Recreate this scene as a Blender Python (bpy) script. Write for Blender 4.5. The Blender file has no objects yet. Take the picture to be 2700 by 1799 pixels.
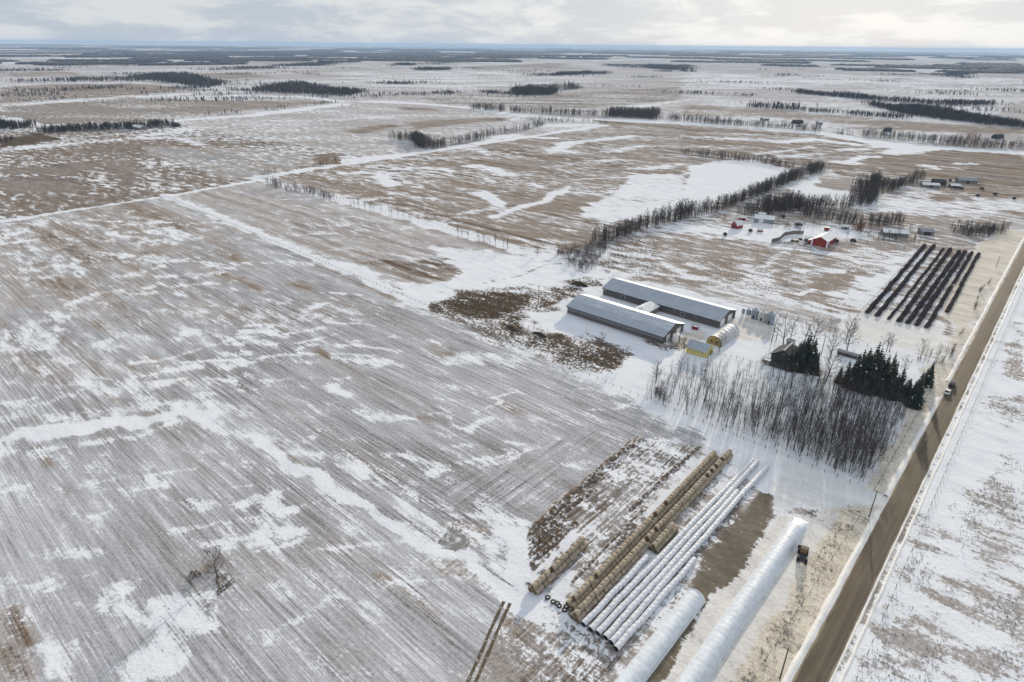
import bpy, math, random
import numpy as np
from mathutils import Vector, Matrix

# ------------------------------------------------------------------ camera, sky, sun, exposure
SC = bpy.context.scene
COL = SC.collection
HC = 115.0                                   # drone height over the fields, metres
FPX = 1650.0                                 # focal length in photo pixels (22 mm equivalent)
PITCH = math.atan((899.5 - 119) / FPX)
ROLL = math.radians(0.5)
HEAD = math.radians(41.4)                    # camera heading, west of the road axis (+Y)
cam_d = bpy.data.cameras.new('camera'); cam = bpy.data.objects.new('camera', cam_d); COL.objects.link(cam)
cam_d.sensor_width = 36.0; cam_d.lens = 36.0 * FPX / 2700.0; cam_d.clip_start = 1.0; cam_d.clip_end = 120000.0
cam.matrix_world = (Matrix.Translation((0, 0, HC)) @ Matrix.Rotation(HEAD, 4, 'Z')
                    @ Matrix.Rotation(math.pi / 2 - PITCH, 4, 'X') @ Matrix.Rotation(ROLL, 4, 'Z'))
SC.camera = cam

SUN_AZ = math.radians(16.0)                  # sun stands this far west of the road axis
SUN_EL = math.radians(14.0)
to_sun = Vector((-math.sin(SUN_AZ) * math.cos(SUN_EL), math.cos(SUN_AZ) * math.cos(SUN_EL), math.sin(SUN_EL)))
sun_d = bpy.data.lights.new('sun', 'SUN'); sun = bpy.data.objects.new('sun', sun_d); COL.objects.link(sun)
sun_d.energy = 5.0; sun_d.angle = math.radians(1.2); sun_d.color = (1.0, 0.86, 0.68)
sun.rotation_euler = to_sun.to_track_quat('Z', 'Y').to_euler()

world = bpy.data.worlds.new('World'); SC.world = world; world.use_nodes = True
WN = world.node_tree; WN.nodes.clear()


def nd(nt, typ, inp=None, **kw):
    n = nt.nodes.new(typ)
    for k, v in kw.items():
        setattr(n, k, v)
    for k, v in (inp or {}).items():
        if hasattr(v, 'is_output'):
            nt.links.new(v, n.inputs[k])
        else:
            n.inputs[k].default_value = v
    return n


def mth(nt, op, a, b=None, c=None, clamp=False):
    n = nt.nodes.new('ShaderNodeMath'); n.operation = op; n.use_clamp = clamp
    for i, v in enumerate((a, b, c)):
        if v is None:
            continue
        if hasattr(v, 'is_output'):
            nt.links.new(v, n.inputs[i])
        else:
            n.inputs[i].default_value = v
    return n.outputs[0]


def mixc(nt, fac, a, b, blend='MIX'):
    n = nt.nodes.new('ShaderNodeMix'); n.data_type = 'RGBA'; n.blend_type = blend; n.clamp_factor = True
    for s, v in ((n.inputs[0], fac), (n.inputs[6], a), (n.inputs[7], b)):
        if hasattr(v, 'is_output'):
            nt.links.new(v, s)
        elif isinstance(v, (int, float)):
            s.default_value = v
        else:
            s.default_value = (*v, 1.0) if len(v) == 3 else v
    return n.outputs[2]


def sstep(nt, v, lo, hi):
    n = nt.nodes.new('ShaderNodeMapRange'); n.interpolation_type = 'SMOOTHSTEP'
    nt.links.new(v, n.inputs[0]); n.inputs[1].default_value = lo; n.inputs[2].default_value = hi
    return n.outputs[0]


def noise(nt, vec, scale, detail=4.0, rough=0.55, dist=0.0):
    n = nd(nt, 'ShaderNodeTexNoise', {'Scale': scale, 'Detail': detail, 'Roughness': rough, 'Distortion': dist})
    nt.links.new(vec, n.inputs['Vector'])
    return n.outputs['Fac']


def vmul(nt, vec, s, rot=0.0):
    n = nd(nt, 'ShaderNodeMapping', {'Rotation': (0, 0, rot), 'Scale': s}); nt.links.new(vec, n.inputs['Vector'])
    return n.outputs[0]


# sky: a clear-air sky behind a broken sheet of thin high cloud, whiter towards the veiled sun
tc = nd(WN, 'ShaderNodeTexCoord')
sky = nd(WN, 'ShaderNodeTexSky', sky_type='NISHITA', sun_disc=False, sun_elevation=SUN_EL,
         sun_rotation=-SUN_AZ, altitude=700.0, air_density=1.0, dust_density=1.5, ozone_density=1.0)
sep = nd(WN, 'ShaderNodeSeparateXYZ', {0: tc.outputs['Generated']})
dz = mth(WN, 'MAXIMUM', sep.outputs[2], 0.0)
crot = vmul(WN, tc.outputs['Generated'], (1.0, 1.0, 4.2))                 # low clouds seen almost edge-on: flat, wide
cl = noise(WN, crot, 7.0, 6.0, 0.60, 0.25)
cover = sstep(WN, cl, 0.36, 0.56)
puff = sstep(WN, cl, 0.42, 0.60)
dots = nd(WN, 'ShaderNodeVectorMath', operation='DOT_PRODUCT')
WN.links.new(tc.outputs['Generated'], dots.inputs[0]); dots.inputs[1].default_value = to_sun
glow = mth(WN, 'POWER', mth(WN, 'MAXIMUM', dots.outputs['Value'], 0.0), 9.0)
ccol = mixc(WN, puff, (5.7, 6.3, 7.0), (7.8, 8.05, 8.2))
ccol = mixc(WN, mth(WN, 'MULTIPLY', glow, 1.0), ccol, mixc(WN, puff, (9.2, 9.2, 9.05), (11.8, 11.4, 10.7)))
skyc = mixc(WN, mth(WN, 'ADD', mth(WN, 'MULTIPLY', cover, 0.25), 0.68), mixc(WN, 0.88, sky.outputs[0], (5.0, 6.1, 7.6)), ccol)
bg = nd(WN, 'ShaderNodeBackground', {'Color': skyc, 'Strength': 0.096})
wo = nd(WN, 'ShaderNodeOutputWorld', {'Surface': bg.outputs[0]})

SC.view_settings.view_transform = 'Standard'; SC.view_settings.look = 'None'
SC.view_settings.exposure = -0.06; SC.view_settings.gamma = 1.0; SC.view_settings.use_curve_mapping = False
SC.render.engine = 'CYCLES'
CY = SC.cycles
CY.use_denoising = True; CY.max_bounces = 3; CY.diffuse_bounces = 2; CY.glossy_bounces = 2
CY.transmission_bounces = 2; CY.volume_bounces = 1; CY.transparent_max_bounces = 6
CY.sample_clamp_indirect = 4.0; CY.use_fast_gi = False
try:
    CY.denoiser = 'OPENIMAGEDENOISE'; CY.denoising_input_passes = 'RGB_ALBEDO_NORMAL'; CY.denoising_prefilter = 'ACCURATE'
except Exception:
    pass

# ------------------------------------------------------------------ survey: photo point -> place on the land
CROPS = dict(A=(0, 0, 2.6156), B=(900, 0, 2.6156), C=(1800, 0, 2.6156), D=(0, 400, 2.6133), E=(900, 400, 2.6133),
             F=(1800, 400, 2.6133), G=(1450, 680, 3.92), H=(1850, 520, 3.92), I=(1700, 850, 3.1387), J=(2250, 600, 3.1356),
             K=(1350, 1150, 2.4167), L=(1850, 1200, 2.618), M=(2200, 1000, 1.962), N=(0, 900, 3.3629), O=(0, 1300, 3.1429),
             Q=(700, 900, 3.3629), R=(700, 1300, 2.9425), S=(0, 0, 1.0))


def W(c, x, y, z=0.0):
    a, b, s = CROPS[c]
    dx = a + x / s - 1350.0; dy = 899.5 - (b + y / s)
    cr, sr = math.cos(ROLL), math.sin(ROLL)
    dx, dy = dx * cr - dy * sr, dx * sr + dy * cr
    fw = FPX * math.cos(PITCH) + dy * math.sin(PITCH)
    up = -FPX * math.sin(PITCH) + dy * math.cos(PITCH)
    up = min(up, -4.5)
    t = (HC - z) / -up
    dx *= t; fw *= t
    return (dx * math.cos(HEAD) - fw * math.sin(HEAD), dx * math.sin(HEAD) + fw * math.cos(HEAD))


def WL(c, pts, z=0.0):
    return [W(c, x, y, z) for x, y in pts]


RNG = random.Random(7)
NR = np.random.default_rng(11)


def hash2(ix, iy, seed):
    h = (ix.astype(np.int64) * 374761393 + iy.astype(np.int64) * 668265263 + seed * 974634599) & 0xffffffff
    h = ((h ^ (h >> 13)) * 1274126177) & 0xffffffff
    return ((h ^ (h >> 16)) & 0xffff) / 65535.0


def vnoise(x, y, seed=0):
    ix = np.floor(x); iy = np.floor(y); fx = x - ix; fy = y - iy
    fx = fx * fx * (3 - 2 * fx); fy = fy * fy * (3 - 2 * fy)
    a = hash2(ix, iy, seed); b = hash2(ix + 1, iy, seed); c = hash2(ix, iy + 1, seed); d = hash2(ix + 1, iy + 1, seed)
    return (a * (1 - fx) + b * fx) * (1 - fy) + (c * (1 - fx) + d * fx) * fy


def fbm(x, y, seed=0, octv=4):
    s = 0.0; a = 0.5; t = 0.0
    for o in range(octv):
        s = s + a * vnoise(x, y, seed + o * 17); t += a; a *= 0.5; x = x * 2.03; y = y * 2.03
    return s / t


# ------------------------------------------------------------------ mesh helpers
class MB:
    def __init__(s):
        s.v = []; s.f = []; s.m = []

    def add(s, vs, fs, mi=0):
        o = len(s.v); s.v += [tuple(p) for p in vs]
        s.f += [tuple(i + o for i in f) for f in fs]; s.m += [mi] * len(fs)

    def box(s, x0, x1, y0, y1, z0, z1, mi=0):
        s.add([(x0, y0, z0), (x1, y0, z0), (x1, y1, z0), (x0, y1, z0), (x0, y0, z1), (x1, y0, z1), (x1, y1, z1), (x0, y1, z1)],
              [(3, 2, 1, 0), (4, 5, 6, 7), (0, 1, 5, 4), (1, 2, 6, 5), (2, 3, 7, 6), (3, 0, 4, 7)], mi)

    def extr(s, prof, axis, a, b, mi=0):
        """closed profile [(u, z)] extruded along x or y between a and b"""
        n = len(prof)
        f = (lambda u, z, t: (t, u, z)) if axis == 'x' else (lambda u, z, t: (u, t, z))
        vs = [f(u, z, a) for u, z in prof] + [f(u, z, b) for u, z in prof]
        fs = [(i, (i + 1) % n, (i + 1) % n + n, i + n) for i in range(n)] + [tuple(range(n - 1, -1, -1)), tuple(range(n, 2 * n))]
        s.add(vs, fs, mi)

    def tube(s, p0, p1, r0, r1, n=6, cap=True, mi=0):
        p0 = Vector(p0); p1 = Vector(p1); d = (p1 - p0)
        if d.length < 1e-6:
            return
        q = d.to_track_quat('Z', 'Y'); vs = []
        for p, r in ((p0, r0), (p1, r1)):
            for i in range(n):
                a = 2 * math.pi * i / n
                vs.append(p + q @ Vector((math.cos(a) * r, math.sin(a) * r, 0)))
        fs = [(i, (i + 1) % n, (i + 1) % n + n, i + n) for i in range(n)]
        if cap:
            fs += [tuple(range(n - 1, -1, -1)), tuple(range(n, 2 * n))]
        s.add(vs, fs, mi)

    def lathe(s, prof, n=16, c=(0, 0, 0), mi=0, axis='z'):
        vs = []; fs = []
        for r, z in prof:
            for i in range(n):
                a = 2 * math.pi * i / n
                p = (math.cos(a) * r, math.sin(a) * r, z)
                if axis == 'y':
                    p = (p[0], p[2], p[1])
                elif axis == 'x':
                    p = (p[2], p[0], p[1])
                vs.append((p[0] + c[0], p[1] + c[1], p[2] + c[2]))
        for k in range(len(prof) - 1):
            for i in range(n):
                j = (i + 1) % n
                fs.append((k * n + i, k * n + j, (k + 1) * n + j, (k + 1) * n + i))
        s.add(vs, fs, mi)

    def mesh(s, name, mats, smooth=False):
        me = bpy.data.meshes.new(name); me.from_pydata(s.v, [], s.f)
        for m in (mats if isinstance(mats, (list, tuple)) else [mats]):
            me.materials.append(m)
        if any(s.m):
            me.polygons.foreach_set('material_index', s.m)
        if smooth:
            me.polygons.foreach_set('use_smooth', [True] * len(me.polygons))
        me.update()
        return me

    def build(s, name, mats, parent=None, loc=(0, 0, 0), smooth=False, rz=0.0):
        o = bpy.data.objects.new(name, s.mesh(name, mats, smooth)); COL.objects.link(o)
        o.location = loc; o.rotation_euler = (0, 0, rz)
        if parent:
            o.parent = parent
        return o


def npmesh(name, V, F, mats, smooth=False, mi=None):
    V = np.asarray(V, dtype=np.float32); F = np.asarray(F, dtype=np.int32)
    me = bpy.data.meshes.new(name); k = F.shape[1]
    me.vertices.add(len(V)); me.vertices.foreach_set('co', V.ravel())
    me.loops.add(F.size); me.loops.foreach_set('vertex_index', F.ravel())
    me.polygons.add(len(F)); me.polygons.foreach_set('loop_start', np.arange(0, F.size, k, dtype=np.int32))
    for m in (mats if isinstance(mats, (list, tuple)) else [mats]):
        me.materials.append(m)
    if mi is not None:
        me.polygons.foreach_set('material_index', np.asarray(mi, dtype=np.int32))
    if smooth:
        me.polygons.foreach_set('use_smooth', np.ones(len(F), dtype=bool))
    me.update(calc_edges=True); me.validate()
    return me


def put(name, me, parent=None, loc=(0, 0, 0), rz=0.0, sc=1.0):
    o = bpy.data.objects.new(name, me); COL.objects.link(o); o.location = loc; o.rotation_euler = (0, 0, rz)
    o.scale = (sc, sc, sc) if not isinstance(sc, tuple) else sc
    if parent:
        o.parent = parent
    return o


def tag(o, label=None, cat=None, group=None, kind=None):
    for k, v in (('label', label), ('category', cat), ('group', group), ('kind', kind)):
        if v:
            o[k] = v
    return o


def thing(name, label, cat, loc, rz=0.0, group=None, sc=1.0):
    o = bpy.data.objects.new(name, None); COL.objects.link(o); o.location = loc; o.rotation_euler = (0, 0, rz)
    o.scale = (sc, sc, sc); o.empty_display_size = 0.5
    return tag(o, label, cat, group)


# ------------------------------------------------------------------ materials
def mat(name, col, rough=0.8, metal=0.0, var=0.12, scale=1.5, bump=0.0, bscale=8.0, col2=None, stretch=(1, 1, 1), spec=0.3, thr=None):
    m = bpy.data.materials.new(name); m.use_nodes = True; nt = m.node_tree; nt.nodes.clear()
    t = nd(nt, 'ShaderNodeTexCoord'); v = vmul(nt, t.outputs['Object'], stretch)
    n = noise(nt, v, scale, 5.0, 0.6)
    if col2 is None:
        dk = tuple(c * (1 - var) for c in col); lt = tuple(min(1.0, c * (1 + var)) for c in col)
        fac = sstep(nt, n, 0.3, 0.7)
    else:
        dk, lt = col, col2; lo, hi = thr or (0.45, 0.6); fac = sstep(nt, n, lo, hi)
    c = mixc(nt, fac, dk, lt)
    b = nd(nt, 'ShaderNodeBsdfPrincipled', {'Base Color': c, 'Roughness': rough, 'Metallic': metal, 'Specular IOR Level': spec})
    if bump:
        bn = nd(nt, 'ShaderNodeBump', {'Strength': 1.0, 'Distance': bump, 'Height': noise(nt, v, bscale, 4.0)})
        nt.links.new(bn.outputs[0], b.inputs['Normal'])
    nd(nt, 'ShaderNodeOutputMaterial', {'Surface': b.outputs[0]})
    return m


def ribbed(name, col, axis, pitch, depth, rough=0.45, metal=0.4, var=0.1, snow=0.0):
    """profiled sheet: real-colour metal with ribs as fine relief, optional thin drifted frost"""
    m = mat(name, col, rough, metal, var, 0.25)
    nt = m.node_tree; b = next(n for n in nt.nodes if n.type == 'BSDF_PRINCIPLED')
    t = nd(nt, 'ShaderNodeTexCoord'); sp = nd(nt, 'ShaderNodeSeparateXYZ', {0: t.outputs['Object']})
    w = mth(nt, 'SINE', mth(nt, 'MULTIPLY', sp.outputs['XYZ'.index(axis)], 2 * math.pi / pitch))
    bn = nd(nt, 'ShaderNodeBump', {'Strength': 1.0, 'Distance': depth, 'Height': w}); nt.links.new(bn.outputs[0], b.inputs['Normal'])
    if snow:
        n = noise(nt, vmul(nt, t.outputs['Object'], (0.12, 0.5, 0.5)), 1.0, 6.0, 0.6)
        src = b.inputs['Base Color'].links[0].from_socket
        f = mth(nt, 'MULTIPLY', sstep(nt, n, 0.35, 0.75), snow)
        nt.links.new(mixc(nt, f, src, (0.78, 0.8, 0.84)), b.inputs['Base Color'])
        nt.links.new(mth(nt, 'MULTIPLY', mth(nt, 'SUBTRACT', 1.0, f), metal), b.inputs['Metallic'])
    return m


SNOW = (0.80, 0.82, 0.86)
M = {}
M['snow'] = mat('snow', SNOW, 0.75, 0, 0.05, 0.6, 0.05, 3.0)
M['bark'] = mat('bark', (0.070, 0.061, 0.058), 0.9, 0, 0.25, 3.0)
M['twig'] = mat('twig', (0.082, 0.068, 0.063), 0.9, 0, 0.3, 2.0)
M['twig_far'] = mat('twig_far', (0.048, 0.044, 0.046), 0.95, 0, 0.3, 0.05)
M['spruce'] = mat('spruce_needles', (0.027, 0.037, 0.028), 0.85, 0, 0.4, 1.2)
M['hedge'] = mat('shrub_twigs', (0.085, 0.070, 0.074), 0.9, 0, 0.35, 0.8)
M['orange_twig'] = mat('orange_twigs', (0.20, 0.10, 0.055), 0.9, 0, 0.3, 2.0)
M['wood'] = mat('weathered_wood', (0.13, 0.115, 0.10), 0.9, 0, 0.3, 2.0)
M['straw'] = mat('straw', (0.39, 0.325, 0.245), 0.95, 0, 0.3, 3.5, 0.04, 14.0)
M['straw_old'] = mat('straw_old', (0.31, 0.255, 0.19), 0.95, 0, 0.3, 3.5, 0.04, 14.0)
M['net'] = mat('bale_face', (0.15, 0.10, 0.06), 0.95, 0, 0.3, 5.0, 0.03, 14.0)
M['plastic'] = mat('white_wrap', (0.67, 0.69, 0.74), 0.5, 0, 0.12, 0.7, 0.05, 4.0)
M['bag'] = mat('white_bag', (0.66, 0.71, 0.77), 0.5, 0, 0.10, 0.8, 0.05, 3.0)
M['black'] = mat('black_rubber', (0.018, 0.018, 0.02), 0.8)
M['dark_steel'] = mat('dark_steel', (0.05, 0.05, 0.055), 0.6, 0.3)
M['glass'] = mat('window_glass', (0.03, 0.04, 0.05), 0.12, 0, 0.1, 1.0, spec=0.6)
M['white'] = mat('white_paint', (0.78, 0.78, 0.76), 0.55, 0, 0.05, 1.0)
M['red'] = mat('red_siding', (0.26, 0.028, 0.03), 0.6, 0, 0.15, 0.8)
M['barnred'] = mat('old_red_boards', (0.30, 0.05, 0.035), 0.75, 0, 0.2, 0.8)
M['yellow'] = mat('yellow_boards', (0.62, 0.52, 0.17), 0.7, 0, 0.12, 0.9)
M['ochre'] = mat('ochre_boards', (0.33, 0.245, 0.10), 0.7, 0, 0.15, 0.9)
M['siding'] = ribbed('brown_grey_siding', (0.115, 0.105, 0.100), 'X', 0.6, 0.03, 0.6, 0.1)
M['siding_end'] = ribbed('brown_grey_siding_end', (0.115, 0.105, 0.100), 'Y', 0.6, 0.03, 0.6, 0.1)
M['curtain'] = mat('wall_curtain', (0.20, 0.205, 0.21), 0.7, 0, 0.1, 0.5)
M['roof'] = ribbed('steel_roof', (0.36, 0.41, 0.47), 'X', 0.9, 0.03, 0.5, 0.25, 0.06, 0.12)
M['roof_frost'] = ribbed('frosted_steel_roof', (0.42, 0.47, 0.53), 'X', 0.9, 0.03, 0.5, 0.2, 0.06, 0.45)
M['roof_snow'] = mat('snowy_roof', (0.76, 0.77, 0.79), 0.7, 0, 0.06, 0.4, 0.03, 2.0)
M['bluegrey'] = mat('blue_grey_siding', (0.24, 0.29, 0.33), 0.6, 0, 0.12, 0.6)
M['grey_roof'] = mat('grey_shingles', (0.30, 0.31, 0.33), 0.8, 0, 0.15, 0.8)
M['dark_roof'] = mat('dark_shingles', (0.055, 0.055, 0.06), 0.8, 0, 0.2, 0.8)
M['dark_wall'] = mat('dark_log_wall', (0.045, 0.042, 0.042), 0.8, 0, 0.2, 0.8)
M['grey_wall'] = mat('grey_siding', (0.22, 0.215, 0.21), 0.75, 0, 0.12, 0.6)
M['fabric'] = mat('white_fabric', (0.60, 0.61, 0.62), 0.6, 0, 0.06, 0.5)
M['galv'] = ribbed('corrugated_bin', (0.34, 0.40, 0.46), 'Z', 0.33, 0.03, 0.4, 0.6, 0.1)
M['galv_pale'] = ribbed('corrugated_pale_bin', (0.62, 0.61, 0.60), 'Z', 0.33, 0.03, 0.55, 0.15, 0.1)
M['orange'] = mat('orange_paint', (0.26, 0.14, 0.06), 0.5, 0, 0.15, 2.0)
M['soil'] = mat('dark_soil', (0.050, 0.036, 0.026), 0.95, 0, 0.35, 1.5, 0.10, 3.0)
M['manure'] = mat('brown_manure', (0.13, 0.088, 0.062), 0.95, 0, 0.35, 2.0, 0.06, 5.0)
M['grass'] = mat('dry_grass', (0.24, 0.19, 0.13), 0.95, 0, 0.3, 0.7)
M['scrub'] = mat('tawny_scrub', (0.34, 0.25, 0.15), 0.95, 0, 0.3, 0.7)
M['windrow'] = mat('rotted_straw', (0.125, 0.088, 0.062), 0.95, 0, 0.3, 0.9, 0.10, 3.0, col2=(0.64, 0.64, 0.65), thr=(0.49, 0.62))
M['rusty'] = mat('rusty_brush', (0.15, 0.10, 0.07), 0.95, 0, 0.3, 0.7)
M['weed'] = mat('dark_weeds', (0.17, 0.145, 0.12), 0.95, 0, 0.3, 0.7)
# ------------------------------------------------------------------ the land: one sheet to the horizon
def ramp_axis(parts):
    out = []
    for a, b, step in parts:
        if isinstance(step, tuple):            # geometric growth away from zero
            s0, k = step; v = a; pts = []
            while abs(v) < abs(b):
                pts.append(v); v = v + math.copysign(max(s0, k * abs(v)), b - a)
            out += pts + [b]
        else:
            n = max(1, int(round((b - a) / step))); out += [a + (b - a) * i / n for i in range(n)]
    return np.unique(np.round(np.array(sorted(out)), 3))


gx = ramp_axis([(-600, -32000, (3.0, 0.019)), (-600, -260, 2.6), (-260, -135, 1.5), (-135, 12, 1.0), (12, 60, 2.5), (60, 4000, (5.0, 0.12))])
gy = ramp_axis([(-60, -4000, (5.0, 0.12)), (-60, 50, 2.4), (50, 255, 1.0), (255, 500, 1.8), (500, 1100, 4.0), (1100, 32000, (8.0, 0.019))])
XX, YY = np.meshgrid(gx, gy); shp = XX.shape
X = XX.ravel(); Y = YY.ravel(); DIST = np.hypot(X, Y)


def sm(a, b, v):
    t = np.clip((v - a) / (b - a), 0, 1); return t * t * (3 - 2 * t)


def zland(x, y):
    d = np.hypot(x, y)
    return sm(2600, 9000, d) * (fbm(np.asarray(x) / 3800.0, np.asarray(y) / 3800.0, 5, 3) - 0.5) * 62.0


JIT = fbm(X / 7.0, Y / 7.0, 3, 4) - 0.5
JIT2 = fbm(X / 45.0, Y / 45.0, 9, 4) - 0.5
JX = fbm(X / 11.0, Y / 11.0, 51, 3) - 0.5; JY = fbm(X / 11.0, Y / 11.0, 57, 3) - 0.5
BRK = np.clip(0.30 + 1.35 * fbm(X / 9.0 + Y / 40.0, Y / 3.5, 63, 3), 0, 1)
cellx = np.floor((X + 555) / 402.0); celly = np.floor((Y - 20) / 402.0)
h1 = hash2(cellx, np.floor(celly / 2), 3); h2 = hash2(np.floor(cellx / 2), celly, 8)
AT = dict(
    snow=np.where(DIST > 700, 0.34 + 0.20 * h1, 0.46), tone=np.where(DIST > 700, 0.25 + 0.35 * h2, 0.35),
    rows=np.full(X.shape, 0.5), dust=np.full(X.shape, 0.42), turn=np.zeros(X.shape), mud=np.zeros(X.shape),
    sand=np.zeros(X.shape), clod=np.zeros(X.shape))


def paint(idx, val, kw):
    for k, t in kw.items():
        a = AT[k]; a[idx] += (t - a[idx]) * val


def seg_dist(px, py, pts, closed=False):
    d2 = np.full(px.shape, 1e18); n = len(pts)
    for i in range(n if closed else n - 1):
        ax, ay = pts[i]; bx, by = pts[(i + 1) % n]; vx, vy = bx - ax, by - ay; L = vx * vx + vy * vy + 1e-9
        t = np.clip(((px - ax) * vx + (py - ay) * vy) / L, 0, 1)
        d2 = np.minimum(d2, (px - ax - t * vx) ** 2 + (py - ay - t * vy) ** 2)
    return np.sqrt(d2)


def stroke(c, pts, w, **kw):
    P = WL(c, pts) if c else pts; A = np.array(P); r = w * 2.2 + 1
    idx = np.nonzero((X > A[:, 0].min() - r) & (X < A[:, 0].max() + r) & (Y > A[:, 1].min() - r) & (Y < A[:, 1].max() + r))[0]
    if not len(idx):
        return
    wa = min(w * 3.2, 14.0) if kw.get('snow', 0) < 0.99 else min(w, 4.0)
    d = seg_dist(X[idx] + JX[idx] * wa, Y[idx] + JY[idx] * wa, P) + (JIT[idx] * 1.7 + JIT2[idx] * 1.2) * w
    paint(idx, (1 - sm(-0.2 * w, 1.8 * w, d)) * (1.0 if kw.get('snow', 0) > 0.84 else BRK[idx]), kw)


def area(c, pts, soft, **kw):
    P = WL(c, pts) if c else pts; A = np.array(P); r = soft * 2 + 1
    idx = np.nonzero((X > A[:, 0].min() - r) & (X < A[:, 0].max() + r) & (Y > A[:, 1].min() - r) & (Y < A[:, 1].max() + r))[0]
    if not len(idx):
        return
    wa = min(soft * 2.6, 12.0); px, py = X[idx] + JX[idx] * wa, Y[idx] + JY[idx] * wa; ins = np.zeros(px.shape, bool); n = len(P)
    for i in range(n):
        ax, ay = P[i]; bx, by = P[(i + 1) % n]
        hit = ((ay > py) != (by > py)) & (px < (bx - ax) * (py - ay) / ((by - ay) or 1e-9) + ax)
        ins ^= hit
    sd = seg_dist(px, py, P, True) * np.where(ins, 1, -1) + JIT[idx] * soft * 1.6
    paint(idx, sm(-soft * 0.6, soft * 0.6, sd), kw)


# --- fields (world survey, metres): main stubble field, the strip behind it, the big striped field
area(None, [(-556, -900), (-556, 195), (-117, 178), (-64, 178), (-64, -900)], 0.8, snow=0.34, tone=0.03, dust=0.46, rows=1.0)
AT['dust'] += np.where((X > -556) & (X < -64) & (Y < 178), JIT2 * 0.35, 0)
area(None, [(-556, -900), (-556, 196), (-430, 190), (-330, 120), (-330, -900)], 60, tone=0.30, dust=0.38, snow=0.38)
area(None, [(-1500, -900), (-1500, 420), (-559, 430), (-559, -900)], 2, snow=0.47, tone=0.72, dust=0.10, rows=0.2)
area('D', [(1040, 25), (1560, 185), (1750, 190), (2150, 80), (2080, 0), (1000, -40)], 3, snow=0.40, tone=0.22, dust=0.30, rows=0.4)
area(None, [(-556, 199), (-556, 285), (-225, 283), (-225, 184)], 1.0, snow=0.34, tone=0.42, dust=0.42, rows=1.0)
area(None, [(-575, 293), (-575, 980), (-225, 1000), (-216, 290)], 2, snow=0.42, tone=0.50, dust=0.16, rows=1.0)
area(None, [(-222, 290), (-200, 820), (-30, 820), (-20, 312), (-160, 290)], 3, snow=0.45, tone=0.58, dust=0.2, rows=0.0)
area(None, [(-200, 560), (-210, 1000), (-20, 1000), (-20, 600)], 8, snow=0.50, tone=0.45, dust=0.3, rows=0.5)
area('C', [(0, 880), (950, 930), (1300, 1000), (2354, 1060), (2354, 1500), (1500, 1400), (1000, 1160), (500, 1120), (0, 1020)], 8, snow=0.40, tone=0.55, dust=0.12, rows=0.9)
area('C', [(1150, 1110), (1620, 1035), (1850, 1035), (2354, 1075), (2500, 1300), (1700, 1230)], 6, snow=0.22, tone=0.52, dust=0.1)
# farmyard
area(None, [(-245, 186), (-215, 288), (-160, 290), (-62, 286), (-15, 286), (-15, 178), (-117, 178)], 3, snow=0.86, tone=0.5, dust=0.3, rows=0.0)
area(None, [(-64, 178), (-15, 178), (-15, 60), (-64, 60)], 2, snow=0.55, tone=0.5, dust=0.3, rows=0.0)
area(None, [(-7.8, -300), (-7.8, 1200), (60, 1200), (60, -300)], 0.3, snow=0.76, tone=0.45, dust=0.3, rows=0.0)

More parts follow.
